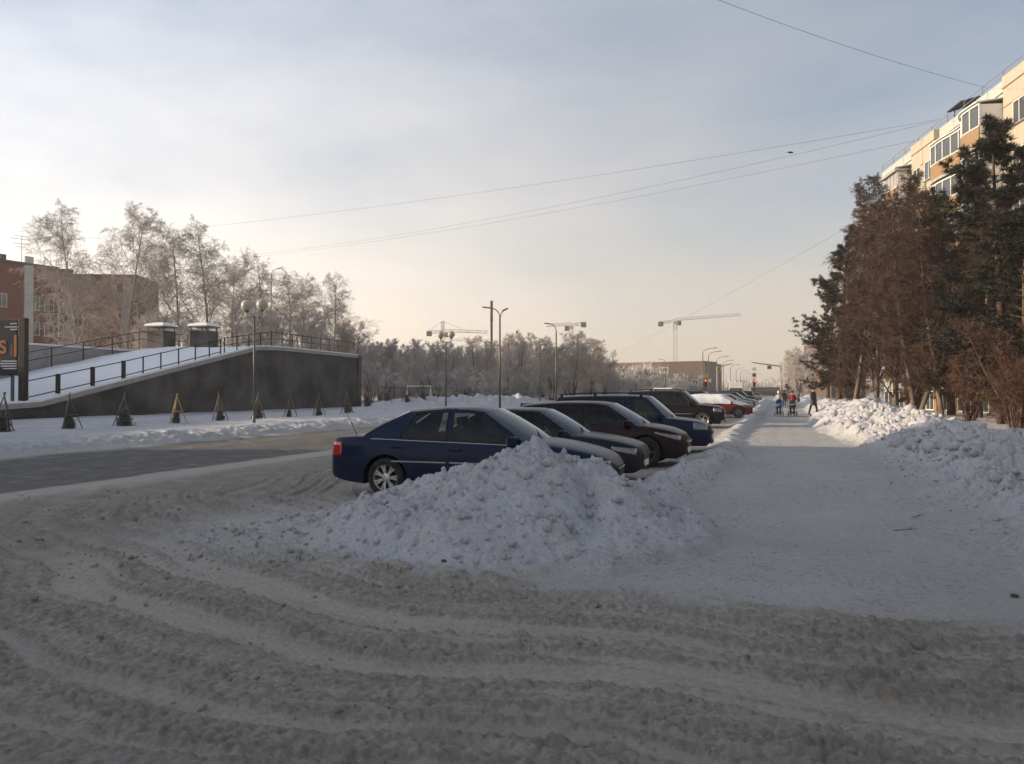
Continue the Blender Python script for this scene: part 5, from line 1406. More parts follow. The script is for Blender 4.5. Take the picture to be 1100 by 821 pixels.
# ------------------------------------------------------------------ lamps
def globe_lamp(loc, label):
    t = thing('globe_lamp', label, 'street lamp', loc, 0, 'twin globe lamps on the verge')
    return t
gp = MB().tube([(0, 0, -.3), (0, 0, .55)], .075, 10).tube([(0, 0, .5), (0, 0, 4.75)], [.05, .04], 10).mesh('globe_post', M_greysteel, True)
ga = MB().tube([(-.41, 0, 4.98), (-.41, 0, 4.80), (-.36, 0, 4.74), (.36, 0, 4.74), (.41, 0, 4.80), (.41, 0, 4.98)], .025, 8).lathe([(.03, 4.95), (.09, 4.99), (.10, 5.05)], 12, (-.41, 0, 0)).lathe([(.03, 4.95), (.09, 4.99), (.10, 5.05)], 12, (.41, 0, 0)).mesh('globe_arm', M_greysteel, True)
gg = MB().lathe([(.0, -.25)] + [(.25 * math.cos(a), .25 * math.sin(a)) for a in np.linspace(-1.35, 1.45, 12)] + [(0, .25)], 20).mesh('globe', M_globe, True)
lampY = [y_on(273, -22), y_on(479, -22), y_on(580, -22)]
lampY += [lampY[2] + 22.3 * k for k in range(1, 7)]
LL = ['nearest twin globe lamp, standing before the dark concrete wall', 'second twin globe lamp, below the crane with the cab', 'third twin globe lamp, behind the blue estate car', 'fourth twin globe lamp, among the brown trees', 'fifth twin globe lamp, left end of the long brown building', 'sixth twin globe lamp before the long brown building', 'seventh twin globe lamp before the long brown building', 'eighth twin globe lamp before the long brown building', 'farthest twin globe lamp, right part of the long brown building']
for y, lab in zip(lampY, LL):
    z = ground_z(-22, y); t = globe_lamp((-22, y, z), lab)
    link('post', gp, t); link('arm', ga, t)
    link('globe', gg, t, (-.41, 0, 5.27)); link('globe', gg, t, (.41, 0, 5.27))
def street_lamp(loc, rz, h, reach, label, second=False, m=M_greysteel):
    t = thing('street_lamp', label, 'street lamp', loc, rz, 'curved street lamps')
    MB().tube([(0, 0, -.3), (0, 0, h - .7)], [.09, .06], 10).obj('pole', m, t, True)
    pts = [(0, 0, h - .75)] + [(reach * (1 - math.cos(a)) * .8, 0, h - .75 + .75 * math.sin(a)) for a in np.linspace(.2, 1.45, 6)] + [(reach * .85, 0, h + .04)]
    MB().tube(pts, .04, 8).obj('arm', m, t, True)
    hd = MB(); hd.box((reach + .1, 0, h + .05), (.62, .24, .10), ry=R(-8)); hd.obj('head', m, t, bevel=.04)
    if second:
        MB().tube([(0, 0, h - .85), (-.12, .05, h - .45), (-.3, .05, h - .25)], .035, 8).obj('arm', m, t, True)
        hb = MB(); hb.box((-.42, .05, h - .16), (.5, .22, .10), ry=R(25)); hb.obj('head', m, t, bevel=.04)
    return t
street_lamp((-20, y_on(537, -20), .25), math.pi + .1, 7.9, 1.0, 'curved twin-armed street lamp beside the tall dark pole', True)
street_lamp((-20, y_on(597.5, -20), .25), math.pi, 8.0, .8, 'curved street lamp rising from the brown trees')
for k, (px, lab) in enumerate([(755, 'nearest of the far row of curved street lamps, at the brown building corner'), (761, 'second of the far row of curved street lamps'), (770, 'third of the far row of curved street lamps'), (777, 'fourth of the far row of curved street lamps')]):
    street_lamp((-10, y_on(px, -10), 0), 0, 8.0, 1.7, lab)
for k in range(8):
    street_lamp((-10, y_on(777, -10) + 28 * (k + 1), 0), 0, 8.0, 1.7, '%s of the far row of curved street lamps, in the haze' % ORD[k + 4])
for k, (px, D, ty) in enumerate([(500, 200, 0), (291, 104, 289)]):
    if k: 
        p = wp(px, 420, D); street_lamp((p.x, p.y, 0), 0, CAM_H + (420 - ty) / FPX * D, 1.2, 'slender street lamp rising behind the right kiosk and birches')
p = wp(715, 420, 150); street_lamp((p.x, p.y, 0), math.pi, 7.9, .9, 'single street lamp before the middle of the long brown building')
p = wp(528, 420, 140)
dp = thing('tall_pole', 'tall thick dark pole standing alone in the frosted grove', 'pole', (p.x, p.y, 0))
MB().tube([(0, 0, -.3), (0, 0, 6.5)], .24, 12).obj('base', M_greysteel, dp, True)
MB().tube([(0, 0, 6.5), (0, 0, 14.5)], .22, 12).obj('shaft', M_dark, dp, True)
MB().tube([(0, 0, 14.45), (0, 0, 18.2)], .255, 12).obj('sleeve', mat('brown_sleeve', (.10, .07, .055), .6), dp, True)

# ------------------------------------------------------------------ saplings in their stakes
sap = pine(140, 1.0, .26, .05, .075, 2)
sap_l = np_mesh('sapling_limbs', *sap[1], M_bark); sap_t = np_mesh('sapling_trunk', *sap[0], M_bark, True); sap_n = np_mesh('sapling_needles', sap[2][0], sap[2][1], mat('sapling_needles', (.12, .12, .11), .8, var=.25, scale=3))
sapl = [(4, 'leftmost staked sapling, cut by the left edge of the verge'), (75, 'staked sapling below the first heavy railing post'), (134, 'bushy staked sapling below the third heavy railing post'), (190, 'staked sapling with bright yellow stakes'), (236, 'staked sapling left of the nearest globe lamp'), (277, 'staked sapling right behind the nearest globe lamp post'), (311, 'staked sapling with crossed stakes right of the globe lamp'), (342, 'low staked sapling before the dark wall, third from its right end'), (373, 'staked sapling at the right corner of the dark wall'), (395, 'first staked sapling past the wall corner'), (415, 'second staked sapling past the wall corner'), (437, 'third staked sapling past the wall, above the navy sedan'), (454, 'last staked sapling, left of the white goal frame')]
for k, (px, lab) in enumerate(sapl):
    X = -25.0; Y = y_on(px, X); z = ground_z(X, Y)
    rg = random.Random(900 + k)
    t = thing('sapling', lab, 'sapling', (X, Y, z), rg.uniform(0, 6), 'staked saplings on the verge')
    s = (.95, .8, 1.2, .75, .8, .9, .6, .75, .95, .9, .9, .9, .8)[k]
    for nm, me in (('trunk', sap_t), ('limbs', sap_l), ('needles', sap_n)):
        o = link(nm, me, t); o.scale = (s * .95, s * .95, s * .8)
    m = M_wood_y if k in (3,) else M_wood
    top = Vector((rg.uniform(-.05, .05), rg.uniform(-.05, .05), 1.28))
    for j in range(3):
        a = j * 2.094 + .3; MB().bar((math.cos(a) * .46, math.sin(a) * .46, -.1), top + Vector((math.cos(a) * -.04, math.sin(a) * -.04, rg.uniform(-.05, .12))), .034).obj('stake', m, t)
    tie = MB()
    for j in range(3):
        a, b_ = j * 2.094 + .3, (j + 1) * 2.094 + .3; q = .46 * .58
        tie.bar((math.cos(a) * q, math.sin(a) * q, .52), (math.cos(b_) * q, math.sin(b_) * q, .52), .03)
    tie.obj('tie', m, t)

# ------------------------------------------------------------------ fence of the schoolyard, goal frame, bench
fx = -33.0; f0, f1 = 60.0, 150.0; nf = 30
fn = thing('metal_fence', 'thin grey metal fence in front of the frosted grove', 'fence', (fx, f0, .3))
pw_ = (f1 - f0) / nf
pm_ = MB(); 
for j in range(14): pm_.box((0, pw_ * (j + .5) / 14, 1.0), (.02, .02, 1.7))
for z in (.25, 1.75): pm_.box((0, pw_ / 2, z), (.03, pw_ - .08, .03))
pmesh = pm_.mesh('fence_panel', M_blackiron); pom = MB().box((0, 0, .95), (.07, .07, 2.1)).mesh('fence_post', M_greysteel)
for k in range(nf):
    link('panel', pmesh, fn, (0, k * pw_, 0)); link('post', pom, fn, (0, k * pw_, 0))
p = wp(450, 420, 62)
go = thing('goal_frame', 'white goal frame standing in the snow by the fence', 'goal', (p.x, p.y, .45), YAW)
MB().bar((-.95, 0, -.2), (-.95, 0, 1.65), .07).obj('post', M_winframe, go); MB().bar((.95, 0, -.2), (.95, 0, 1.65), .07).obj('post', M_winframe, go); MB().bar((-.985, 0, 1.685), (.985, 0, 1.685), .07).obj('crossbar', M_winframe, go)
p = wp(568, 420, 58); zb = ground_z(p.x, p.y)
be = thing('park_bench', 'dark park bench half sunk in the snow behind the parked cars', 'bench', (p.x, p.y, zb), YAW + .4)
for k in range(4): MB().box((0, -.2 + .12 * k, .36), (1.1, .10, .04)).obj('seat_slat', M_dark, be)
for k in range(3): MB().box((0, .26 + .03 * k, .50 + .13 * k), (1.1, .03, .10), rx=R(-12)).obj('back_slat', M_dark, be)
for s in (-.42, .42): MB().box((s, 0, .16), (.06, .45, .38)).obj('leg', M_blackiron, be); 
for s in (-.42, .42): MB().bar((s, .26, .3), (s, .36, .85), .05).obj('back_post', M_blackiron, be)

# ------------------------------------------------------------------ cranes
def truss(b, p0, p1, w, n, up=Vector((0, 0, 1)), th=.12, tri=False):
    p0, p1 = Vector(p0), Vector(p1); d = (p1 - p0).normalized()
    a = d.cross(up); a = a.normalized() if a.length > .1 else Vector((1, 0, 0)); c = a.cross(d).normalized()
    cs = [(-.5, -.5), (.5, -.5), (.5, .5), (-.5, .5)] if not tri else [(-.5, 0), (.5, 0), (0, 1)]
    rails = [[p0.lerp(p1, i / n) + a * (u * w) + c * (v * w) for i in range(n + 1)] for u, v in cs]
    for r_ in rails: b.bar(r_[0], r_[-1], th * 1.3)
    for i in range(n):
        for k in range(len(rails)):
            q = rails[(k + 1) % len(rails)]
            b.bar(rails[k][i], q[i + 1] if i % 2 else q[i], th * .7); b.bar(rails[k][i + (i % 2)], q[i + 1 - (i % 2)], th * .7)
    return b
def crane(px_m, py_j, D, px_l, py_l, px_r, py_r, label, apex=None, cab=True, cw=-1, m1=M_cranewhite, w=1.5):
    base = wp(px_m, 420, D); base.z = 0; J = wp(px_m, py_j, D)
    t = thing('tower_crane', label, 'crane', base, 0, 'cranes on the horizon')
    o = base
    truss(MB(), (0, 0, -.5), (0, 0, J.z), w, max(10, int(J.z / 2.2))).obj('mast', m1, t)
    Lp, Rp = wp(px_l, py_l, D) - o, wp(px_r, py_r, D) - o; Jl = Vector((0, 0, J.z + .6))
    jib, ctr = (Rp, Lp) if cw < 0 else (Lp, Rp)
    truss(MB(), Jl, jib, 1.1, max(10, int((jib - Jl).length / 2.0)), tri=True).obj('jib', m1, t)
    truss(MB(), Jl, ctr, 1.1, 5).obj('counter_jib', m1, t)
    cdir = (ctr - Jl).normalized()
    MB().box(ctr - cdir * .8 + Vector((0, 0, -.7)), (2.2, 2.0, 2.0), YAW).obj('counterweight', M_dark, t)
    if cab: MB().box(Jl + (jib - Jl).normalized() * 1.8 + Vector((0, 0, -1.3)), (1.8, 1.6, 2.0), YAW).obj('cab', M_dark, t)
    MB().box((0, 0, J.z - .4), (2.0, 2.0, 1.2), YAW).obj('slewing_ring', m1, t)
    if apex:
        A_ = wp(px_m, apex, D) - o
        truss(MB(), Jl, A_, 1.0, 4).obj('apex', m1, t)
        b = MB(); b.bar(A_, Jl.lerp(jib, .6), .12); b.bar(A_, ctr, .12); b.obj('tie_bar', m1, t)
crane(475.5, 358, 330, 459, 357, 524, 358, 'tower crane with pointed apex left of the tall dark pole', apex=345, cw=-1)
crane(548, 369, 420, 480, 366, 578, 368, 'low long-jibbed crane behind the grove, counterweight on the right', cw=1, cab=False)
crane(613.5, 351, 330, 587, 351, 629, 347, 'short flat-topped crane above the brown trees', cw=1)
crane(725.5, 346, 360, 708, 347, 797, 339, 'flat-topped crane with long jib above the brown building', cw=-1)

# ------------------------------------------------------------------ long brown building and far blocks
bb2 = thing('brown_building', 'long low brown building behind the far lamps and frosted shrubs', 'building', (0, 0, 0))
a0, a1, a2 = wp(560, 420, 250), wp(757, 420, 215), wp(771, 420, 250)
for q in (a0, a1, a2): q.z = 0
M_dull = mat('dull_brown_cladding', (.13, .095, .08), .8, var=.15, scale=1.5)
ub1, nb1 = facade(bb2, a0, a1, -.3, 9.6, 14, M_dull, 'wall')
ub2, nb2 = facade(bb2, a1 + ub1 * .05, a2, -.3, 9.5, 10, M_dull, 'wall')
for (P, Q, nn, zz) in ((a0, a1, nb1, 9.603), (a1, a2, nb2, 9.503)):
    MB().prism([((P - nn * 10).x, (P - nn * 10).y), ((P + nn * .4).x, (P + nn * .4).y), ((Q + nn * .4).x, (Q + nn * .4).y), ((Q - nn * 10).x, (Q - nn * 10).y)][::1], zz, zz + .55).obj('roof_edge', mat('rust_fascia', (.16, .07, .045), .7), bb2)
Lb = (a1 - a0).length
for k in range(13):
    for z in (2.2, 5.0, 7.7):
        window(bb2, a0 + ub1 * (Lb * (k + .6) / 13.2) + nb1 * .03 + Vector((0, 0, z)), ub1, 2.6, 1.6, out=nb1, mullion=2, fw=.12)
for k in range(4):
    P = a1 + ub2 * ((a2 - a1).length * (k + .5) / 4)
    MB().box((P.x + nb2.x * .2, P.y + nb2.y * .2, 4.6), (.5, 1.6, 8.8), math.atan2(nb2.y, nb2.x)).obj('pilaster', M_brick_d, bb2)
def far_block(px0, px1, D, ty, label, m):
    A_, B_ = wp(px0, 420, D), wp(px1, 420, D); A_.z = B_.z = 0; h = CAM_H + (420 - ty) / FPX * D
    t = thing('apartment_block', label, 'building', (A_ + B_) / 2, YAW); w = (B_ - A_).length
    MB().box((0, 7, h / 2 - .2), (w, 14, h)).obj('wall', m, t); MB().box((0, 7, h + .15), (w + .6, 14.6, .3)).obj('roof', M_roofedge, t)
    nb = max(2, int(w / 3.4))
    for i in range(nb):
        for f in range(int(h / 3)):
            window(t, (-w / 2 + w * (i + .5) / nb, -.03, 1.8 + 3 * f), (1, 0, 0), 1.5, 1.5, out=(0, -1, 0), fw=.1)
far_block(893, 930, 150, 366, 'brown apartment block end peeping out left of the pines', M_brick_d)
far_block(385, 405, 300, 372, 'pale flat block faint above the grove beside the wall', M_greypanel)

# ------------------------------------------------------------------ crossing: traffic lights, signs, lorry
def signal(px, py, D, label, arrow=False):
    q = wp(px, py, D); t = thing('traffic_light', label, 'traffic light', (q.x, q.y, 0), YAW)
    MB().tube([(0, 0, -.3), (0, 0, q.z + 1.0)], .06, 8).obj('post', M_greysteel, t)
    MB().box((0, -.12, q.z - .35), (.42, .2, 1.25)).obj('housing', M_dark, t, bevel=.04)
    for j, m in enumerate((M_red_lamp, M_dark, M_dark)):
        MB().lathe([(.15, 0), (.145, -.03), (0, -.04)], 16, (0, -.225, q.z - .0 - .38 * j), 'y').obj('lamp', m, t)
        MB().lathe([(.165, 0), (.165, -.16)], 14, (0, -.225, q.z - .38 * j), 'y').obj('visor', M_dark, t)
    if arrow:
        MB().box((0, -.1, q.z + 1.0), (.7, .04, .7)).obj('yellow_plate', M_signyellow, t)
        MB().box((0, -.125, q.z + 1.0), (.42, .02, .42), ry=R(45)).obj('black_mark', M_dark, t)
        st = MB(); st.prism([(.5 * math.cos(a) * (1 if k % 2 else .45), .5 * math.sin(a) * (1 if k % 2 else .45)) for k, a in enumerate(np.linspace(0, 2 * math.pi, 11)[:-1])], 0, .04)
        so = st.obj('star_ornament', M_signwhite, t, loc=(0, -.1, q.z + 2.0)); so.rotation_euler = (R(90), 0, 0)
    else:
        MB().box((.0, -.1, q.z + .75), (.6, .04, .55)).obj('yellow_plate', M_signyellow, t)
        MB().box((.72, -.05, q.z), (.45, .04, .55)).obj('white_plate', M_signwhite, t)
signal(757.5, 409, 118, 'red traffic light left of the far lamps, with a white plate')
signal(810, 409.5, 128, 'red traffic light under a star ornament, over the road', True)
def square_sign(px, py, D, size, label, m1, m2, round_=False):
    q = wp(px, py, D); t = thing('road_sign', label, 'sign', (q.x, q.y, 0), YAW)
    MB().tube([(0, 0, -.3), (0, 0, q.z + size / 2)], .04, 8).obj('post', M_greysteel, t)
    if round_:
        MB().lathe([(0, 0), (size / 2, 0), (size / 2, -.03), (0, -.03)], 20, (0, -.06, q.z), 'y').obj('plate', m1, t); MB().lathe([(size * .34, 0), (size * .34, -.01), (0, -.01)], 20, (0, -.095, q.z), 'y').obj('face', m2, t)
        MB().box((0, -.112, q.z), (size * .75, .012, size * .12), ry=R(45)).obj('red_bar', m1, t)
    else:
        MB().box((0, -.06, q.z), (size, .03, size)).obj('plate', m1, t); MB().box((0, -.082, q.z), (size * .74, .012, size * .74)).obj('face', m2, t)
        tr = MB(); tr.prism([(-size * .26, -size * .24), (size * .26, -size * .24), (0, size * .28)], 0, .01); to = tr.obj('triangle', M_signwhite, t, loc=(0, -.092, q.z)); to.rotation_euler = (R(90), 0, 0)
square_sign(746.5, 411, 100, .72, 'square pedestrian crossing sign before the brown building', M_signwhite, M_dark)
square_sign(757, 418.5, 105, .62, 'round no-stopping sign under the left traffic light', M_red_lamp if False else mat('red_sign', (.45, .03, .03), .5), M_signblue, True)
square_sign(752.5, 405, 112, .5, 'small white sign left of the traffic light', M_signwhite, M_signwhite)
def gantry(px_p, py_t, px_a, py_a, D, label, signs=()):
    q = wp(px_p, py_t, D); e = wp(px_a, py_a, D); t = thing('sign_gantry', label, 'gantry', (q.x, q.y, 0))
    o = Vector((q.x, q.y, 0))
    MB().tube([(0, 0, -.3), (0, 0, q.z)], .13, 10).obj('post', M_galv, t); MB().tube([(0, 0, q.z - .1), e - o], [.11, .08], 8).obj('arm', M_galv, t)
    for f in signs:
        c_ = Vector((0, 0, q.z - .1)).lerp(e - o, f); MB().box((c_.x, c_.y, c_.z - .45), (.8, .1, .65), YAW).obj('sign_box', M_signyellow, t); MB().box((c_.x + FWD[0] * -.06, c_.y + FWD[1] * -.06, c_.z - .45), (.45, .02, .35), YAW).obj('sign_mark', M_dark, t)
gantry(839, 393, 807.5, 389.5, 130, 'cantilever arm over the road on the right of the crossing', (.4,))
gantry(770.5, 394, 787, 390.5, 140, 'cantilever arm reaching right from the brown building corner', (.08,))
q = wp(790.5, 420, 128)
lo = thing('box_lorry', 'white box lorry waiting at the far crossing', 'lorry', (q.x, q.y, 0), R(2))
MB().box((0, 1.6, 2.15), (2.15, 4.0, 2.1)).obj('box', M_winframe, lo, bevel=.05)
MB().box((0, -1.25, 1.35), (2.0, 1.6, 1.7)).obj('cab', P_slate, lo, bevel=.15); MB().box((0, -2.06, 1.65), (1.7, .04, .7)).obj('windscreen', M_glass, lo)
MB().box((0, .8, .65), (1.4, 5.2, .25)).obj('chassis', M_trim, lo)
for y in (-1.3, 2.4):
    for s in (-1, 1): 
        MB().lathe([(.2, -.12), (.42, -.12), (.45, -.06), (.45, .06), (.42, .12), (.2, .12)], 20, (s * .9, y, .45), 'x').obj('wheel', M_tyre, lo)
for s in (-.75, .75): MB().box((s, -2.06, .85), (.35, .04, .2)).obj('headlight', M_head, lo)
q = wp(824, 420, 230)
bu = thing('bus', 'dark city bus crossing far behind the walkers', 'bus', (q.x, q.y, 0), YAW + .15)
MB().box((0, 0, 1.55), (9.0, 2.4, 2.5)).obj('body', P_slate, bu, bevel=.12)
MB().box((0, -1.215, 2.0), (8.4, .03, .9)).obj('window_band', M_glass, bu); MB().box((0, 0, 2.83), (8.6, 2.2, .05)).obj('roof_snow', M_snow, bu)
for x in (-2.9, 2.8):
    for s in (-1, 1): MB().lathe([(.2, -.12), (.44, -.12), (.48, 0), (.44, .12), (.2, .12)], 20, (x, s * 1.1, .48), 'y').obj('wheel', M_tyre, bu)
for k, (spc, pm, px, D, rz_, lab) in enumerate([(SUV, P_black, 803, 112, R(90), 'black off-road car driving away toward the crossing'), (SEDAN2, P_silver, 813, 150, R(88), 'silver sedan far down the road under the red light'), (CROSS, P_white, 800, 165, R(92), 'white hatchback at the far crossing')]):
    q = wp(px, 420, D); make_car('moving_car', lab, spc, pm, (q.x, q.y, .01), rz_, G_tint, 'dark', 'cars on the far road', detail=1)

# ------------------------------------------------------------------ wires and a bird
def wire(p0, p1, sag, label, r=.009):
    o = Vector(p0); n = 40; pts = []
    for i in range(n + 1):
        t = i / n; p = Vector(p0).lerp(Vector(p1), t) - o; p.z -= sag * 4 * t * (1 - t); pts.append(p)
    t_ = MB().tube(pts, r, 5).obj('overhead_wire', M_blackiron, None, loc=o); tag(t_, label, 'wire', 'overhead wires')
wire(wp(1012, 127, 55), wp(-60, 266, 96), 1.4, 'upper overhead wire from the panel house roof to the brick house roof')
wire(wp(1008, 129, 55.5), wp(240, 277, 100), 1.2, 'middle overhead wire, joining the upper one at the panel house roof')
wire(wp(985, 150, 58), wp(245, 279, 100), .9, 'lowest overhead wire across the middle of the sky')
wire(wp(1062, 93, 48), wp(560, -90, 30), .5, 'steep overhead wire crossing the upper right sky')
wire(wp(945, 225, 64), wp(560, 430, 190), .8, 'faint overhead wire falling to the street before the pines', .008)
q = wp(850, 163, 45)
bd = thing('bird', 'small dark bird perched on the lowest overhead wire', 'bird', q, .6)
MB().lathe([(0, -.16), (.035, -.12), (.06, -.03), (.055, .05), (.03, .10), (.045, .13), (.04, .17), (0, .20)], 12, axis='x').obj('body', M_dark, bd, True)
MB().add([(-.14, -.03, 0), (-.14, .03, 0), (-.30, .04, -.03), (-.30, -.04, -.03), (-.14, -.03, .012), (-.14, .03, .012), (-.30, .04, -.02), (-.30, -.04, -.02)], [(0,1,2,3),(7,6,5,4),(0,4,5,1),(1,5,6,2),(2,6,7,3),(3,7,4,0)]).obj('tail', M_dark, bd)
for s in (-1, 1): MB().add([(.06, s * .05, .02), (-.10, s * .06, .0), (-.16, s * .03, .02), (.05, s * .03, .05), (.06, s * .06, .02), (-.10, s * .075, .0), (-.16, s * .045, .02), (.05, s * .045, .05)], [(0,1,2,3),(7,6,5,4),(0,4,5,1),(1,5,6,2),(2,6,7,3),(3,7,4,0)]).obj('wing', M_dark, bd)
MB().add([(.19, -.012, .0), (.19, .012, .0), (.24, 0, -.005), (.19, 0, .02)], [(0,1,2),(0,2,3),(1,3,2),(0,3,1)]).obj('beak', M_orange, bd)

# ------------------------------------------------------------------ people
M_skin = mat('skin', (.45, .27, .20), .6)
def person(label, loc, rz, coat, legs, hat, h=1.66, arms='push', stride=.16, coat_len=.80):
    """one skinned body facing local -y, then coloured by garment"""
    k = h / 1.7
    J = {'pel': (0, 0, .93, .135, .11), 'wai': (0, 0, 1.08, .135, .105), 'che': (0, -.01, 1.28, .155, .115), 'sho': (0, 0, 1.42, .10, .085), 'nec': (0, -.01, 1.50, .058, .058), 'hd0': (0, -.03, 1.565, .082, .088), 'hd1': (0, -.025, 1.66, .078, .085), 'hd2': (0, -.02, 1.70, .045, .05)}
    E = [('pel', 'wai'), ('wai', 'che'), ('che', 'sho'), ('sho', 'nec'), ('nec', 'hd0'), ('hd0', 'hd1'), ('hd1', 'hd2')]
    for s, nm in ((-1, 'l'), (1, 'r')):
        st = stride * s
        J['hip' + nm] = (s * .095, 0, .86, .105, .10); J['kne' + nm] = (s * .10, -st * .7 - .03, .48, .068, .068); J['ank' + nm] = (s * .10, -st + .04, .09, .052, .055); J['toe' + nm] = (s * .11, -st - .13, .045, .045, .04)
        E += [('pel', 'hip' + nm), ('hip' + nm, 'kne' + nm), ('kne' + nm, 'ank' + nm), ('ank' + nm, 'toe' + nm)]
        J['shl' + nm] = (s * .19, 0, 1.39, .072, .068)
        if arms == 'push': el, wr_, hd = (s * .25, -.05, 1.13, .056, .056), (s * .18, -.28, 1.08, .040, .042), (s * .16, -.36, 1.07, .036, .04)
        else: el, wr_, hd = (s * .25, .02 * s, 1.12, .056, .056), (s * .24, -.08 + .05 * s, .90, .040, .042), (s * .235, -.10 + .05 * s, .82, .035, .04)
        J['elb' + nm], J['wri' + nm], J['hnd' + nm] = el, wr_, hd
        E += [('sho', 'shl' + nm), ('shl' + nm, 'elb' + nm), ('elb' + nm, 'wri' + nm), ('wri' + nm, 'hnd' + nm)]
        for f, (dx, dz, dy) in enumerate(((-.025, 0, -.075), (-.008, 0, -.085), (.01, 0, -.08), (.026, 0, -.065), (-.045, .02, -.03))):   # fingers and thumb
            b0 = 'fa%d%s' % (f, nm); b1 = 'fb%d%s' % (f, nm)
            down = arms != 'push'
            off = lambda q: (dx * .6, -.01, dy * q) if down else (dx * .6, dy * q, -.02 * q)
            o0, o1 = off(.55), off(1.0)
            J[b0] = (hd[0] + o0[0], hd[1] + o0[1], hd[2] + o0[2] + dz, .011, .011); J[b1] = (hd[0] + o1[0], hd[1] + o1[1] - .012, hd[2] + o1[2] + dz - .012, .009, .009)
            E += [('hnd' + nm, b0), (b0, b1)]
    names = list(J); me = bpy.data.meshes.new('body')
    me.from_pydata([(J[n][0] * k, J[n][1] * k, J[n][2] * k) for n in names], [(names.index(a), names.index(b)) for a, b in E], [])
    o = bpy.data.objects.new('tmp', me); C.objects.link(o)
    sk = o.modifiers.new('s', 'SKIN'); sk.use_smooth_shade = True
    for i, n in enumerate(names):
        v = me.skin_vertices[0].data[i]; v.radius = (J[n][3] * k, J[n][4] * k); v.use_root = (n == 'pel')
    o.modifiers.new('d', 'SUBSURF').levels = 1; o.modifiers['d'].render_levels = 1
    dg = bpy.context.evaluated_depsgraph_get(); m2 = bpy.data.meshes.new_from_object(o.evaluated_get(dg)); bpy.data.objects.remove(o)
    t = thing('person', label, 'person', loc, rz, 'people on the path')
    m2.materials.clear()
    for m in (coat, legs, M_skin, hat, M_trim): m2.materials.append(m)
    for p in m2.polygons:
        x, y, z = p.center / k
        if z > 1.60 or (z > 1.52 and y > .02): c = 3
        elif z > 1.49 and abs(x) < .12: c = 2
        elif z < .13: c = 4
        elif z < coat_len and abs(x) < .21: c = 1
        else: c = 0
        p.material_index = c
    b = link('body', m2, t)
    # coat skirt, hat, face
    ck = MB(); rows_ = [(coat_len * k, .20, .165), (.95 * k, .185, .15), (1.10 * k, .165, .135), (1.26 * k, .175, .14), (1.38 * k, .155, .11), (1.45 * k, .085, .08)]
    n = 18; vs = [(a * k * math.cos(th_), bb_ * k * math.sin(th_) - .005, z) for z, a, bb_ in rows_ for th_ in np.linspace(0, 2 * math.pi, n + 1)[:-1]]
    ck.add(vs, [(i * n + j, i * n + (j + 1) % n, (i + 1) * n + (j + 1) % n, (i + 1) * n + j) for i in range(len(rows_) - 1) for j in range(n)])
    ck.obj('coat', coat, t, True)
    MB().lathe([(.098, 1.60), (.105, 1.635), (.102, 1.69), (.075, 1.745), (.03, 1.77), (0, 1.772)], 16, (0, -.022, 0)).obj('hat', hat, t, True, None).scale = (k, k, k)
    fc_ = MB(); fc_.box((0, -.118, 1.585), (.022, .03, .04)); fc_.box((0, -.112, 1.545), (.05, .012, .010)); fo = fc_.obj('face', M_skin, t, bevel=.005); fo.scale = (k, k, k)
    ey = MB(); ey.box((-.032, -.112, 1.612), (.022, .012, .012)); ey.box((.032, -.112, 1.612), (.022, .012, .012)); eo = ey.obj('eyes', M_dark, t); eo.scale = (k, k, k)
    return t
def stroller(label, loc, rz, c1, c2):
    t = thing('stroller', label, 'stroller', loc, rz, 'prams pushed along the path')
    b = MB(); n = 9
    vs = []
    for i, y in enumerate(np.linspace(-.42, .40, 6)):
        w = .21 if 0 < i < 5 else .17
        for a in np.linspace(math.pi, 2 * math.pi, n): vs.append((w * math.cos(a), y, .78 + .26 * math.sin(a)))
    b.add(vs, [(i * n + j, i * n + j + 1, (i + 1) * n + j + 1, (i + 1) * n + j) for i in range(5) for j in range(n - 1)] + [tuple(range(n)), tuple(range(5 * n, 6 * n))])
    b.obj('carrycot', c1, t, True)
    h = MB(); vs = []
    for i, th_ in enumerate(np.linspace(R(5), R(110), 7)):
        for a in np.linspace(0, math.pi, n): vs.append((.215 * math.cos(a), .16 - .0 + .38 * math.sin(a) * math.cos(th_) * .9, .79 + .38 * math.sin(a) * math.sin(th_)))
    h.add(vs, [(i * n + j, i * n + j + 1, (i + 1) * n + j + 1, (i + 1) * n + j) for i in range(6) for j in range(n - 1)])
    h.obj('hood', c2, t, True)
    MB().box((0, -.16, .80), (.40, .46, .07)).obj('apron', c2, t, bevel=.03)
    for s in (-1, 1):
        f = MB(); f.tube([(s * .24, -.42, .15), (s * .22, .05, .52), (s * .22, .52, 1.02)], .014, 6); f.tube([(s * .24, .36, .16), (s * .22, .05, .52), (s * .22, -.32, .66)], .014, 6); f.obj('frame', M_galv, t)
    MB().tube([(-.22, .52, 1.02), (-.20, .56, 1.05), (.20, .56, 1.05), (.22, .52, 1.02)], .018, 8).obj('handle', M_trim, t)
    MB().box((0, 0, .27), (.38, .5, .12)).obj('basket', c1, t, bevel=.02)
    for y in (-.42, .36):
        for s in (-1, 1):
            MB().lathe([(.10, -.02), (.135, -.022), (.15, 0), (.135, .022), (.10, .02)], 18, (s * .27, y, .15), 'x').obj('wheel', M_tyre, t); 
    for y in (-.42, .36): MB().bar((-.27, y, .15), (.27, y, .15), .02).obj('axle', M_galv, t)
    return t
M_coat_w = mat('pale_coat', (.40, .38, .37), .9); M_coat_r = mat('red_coat', (.20, .025, .035), .9); M_coat_d = mat('dark_grey_coat', (.045, .05, .058), .9); M_trous = mat('dark_trousers', (.02, .02, .024), .9); M_hat_d = mat('black_hat', (.016, .015, .015), .9)
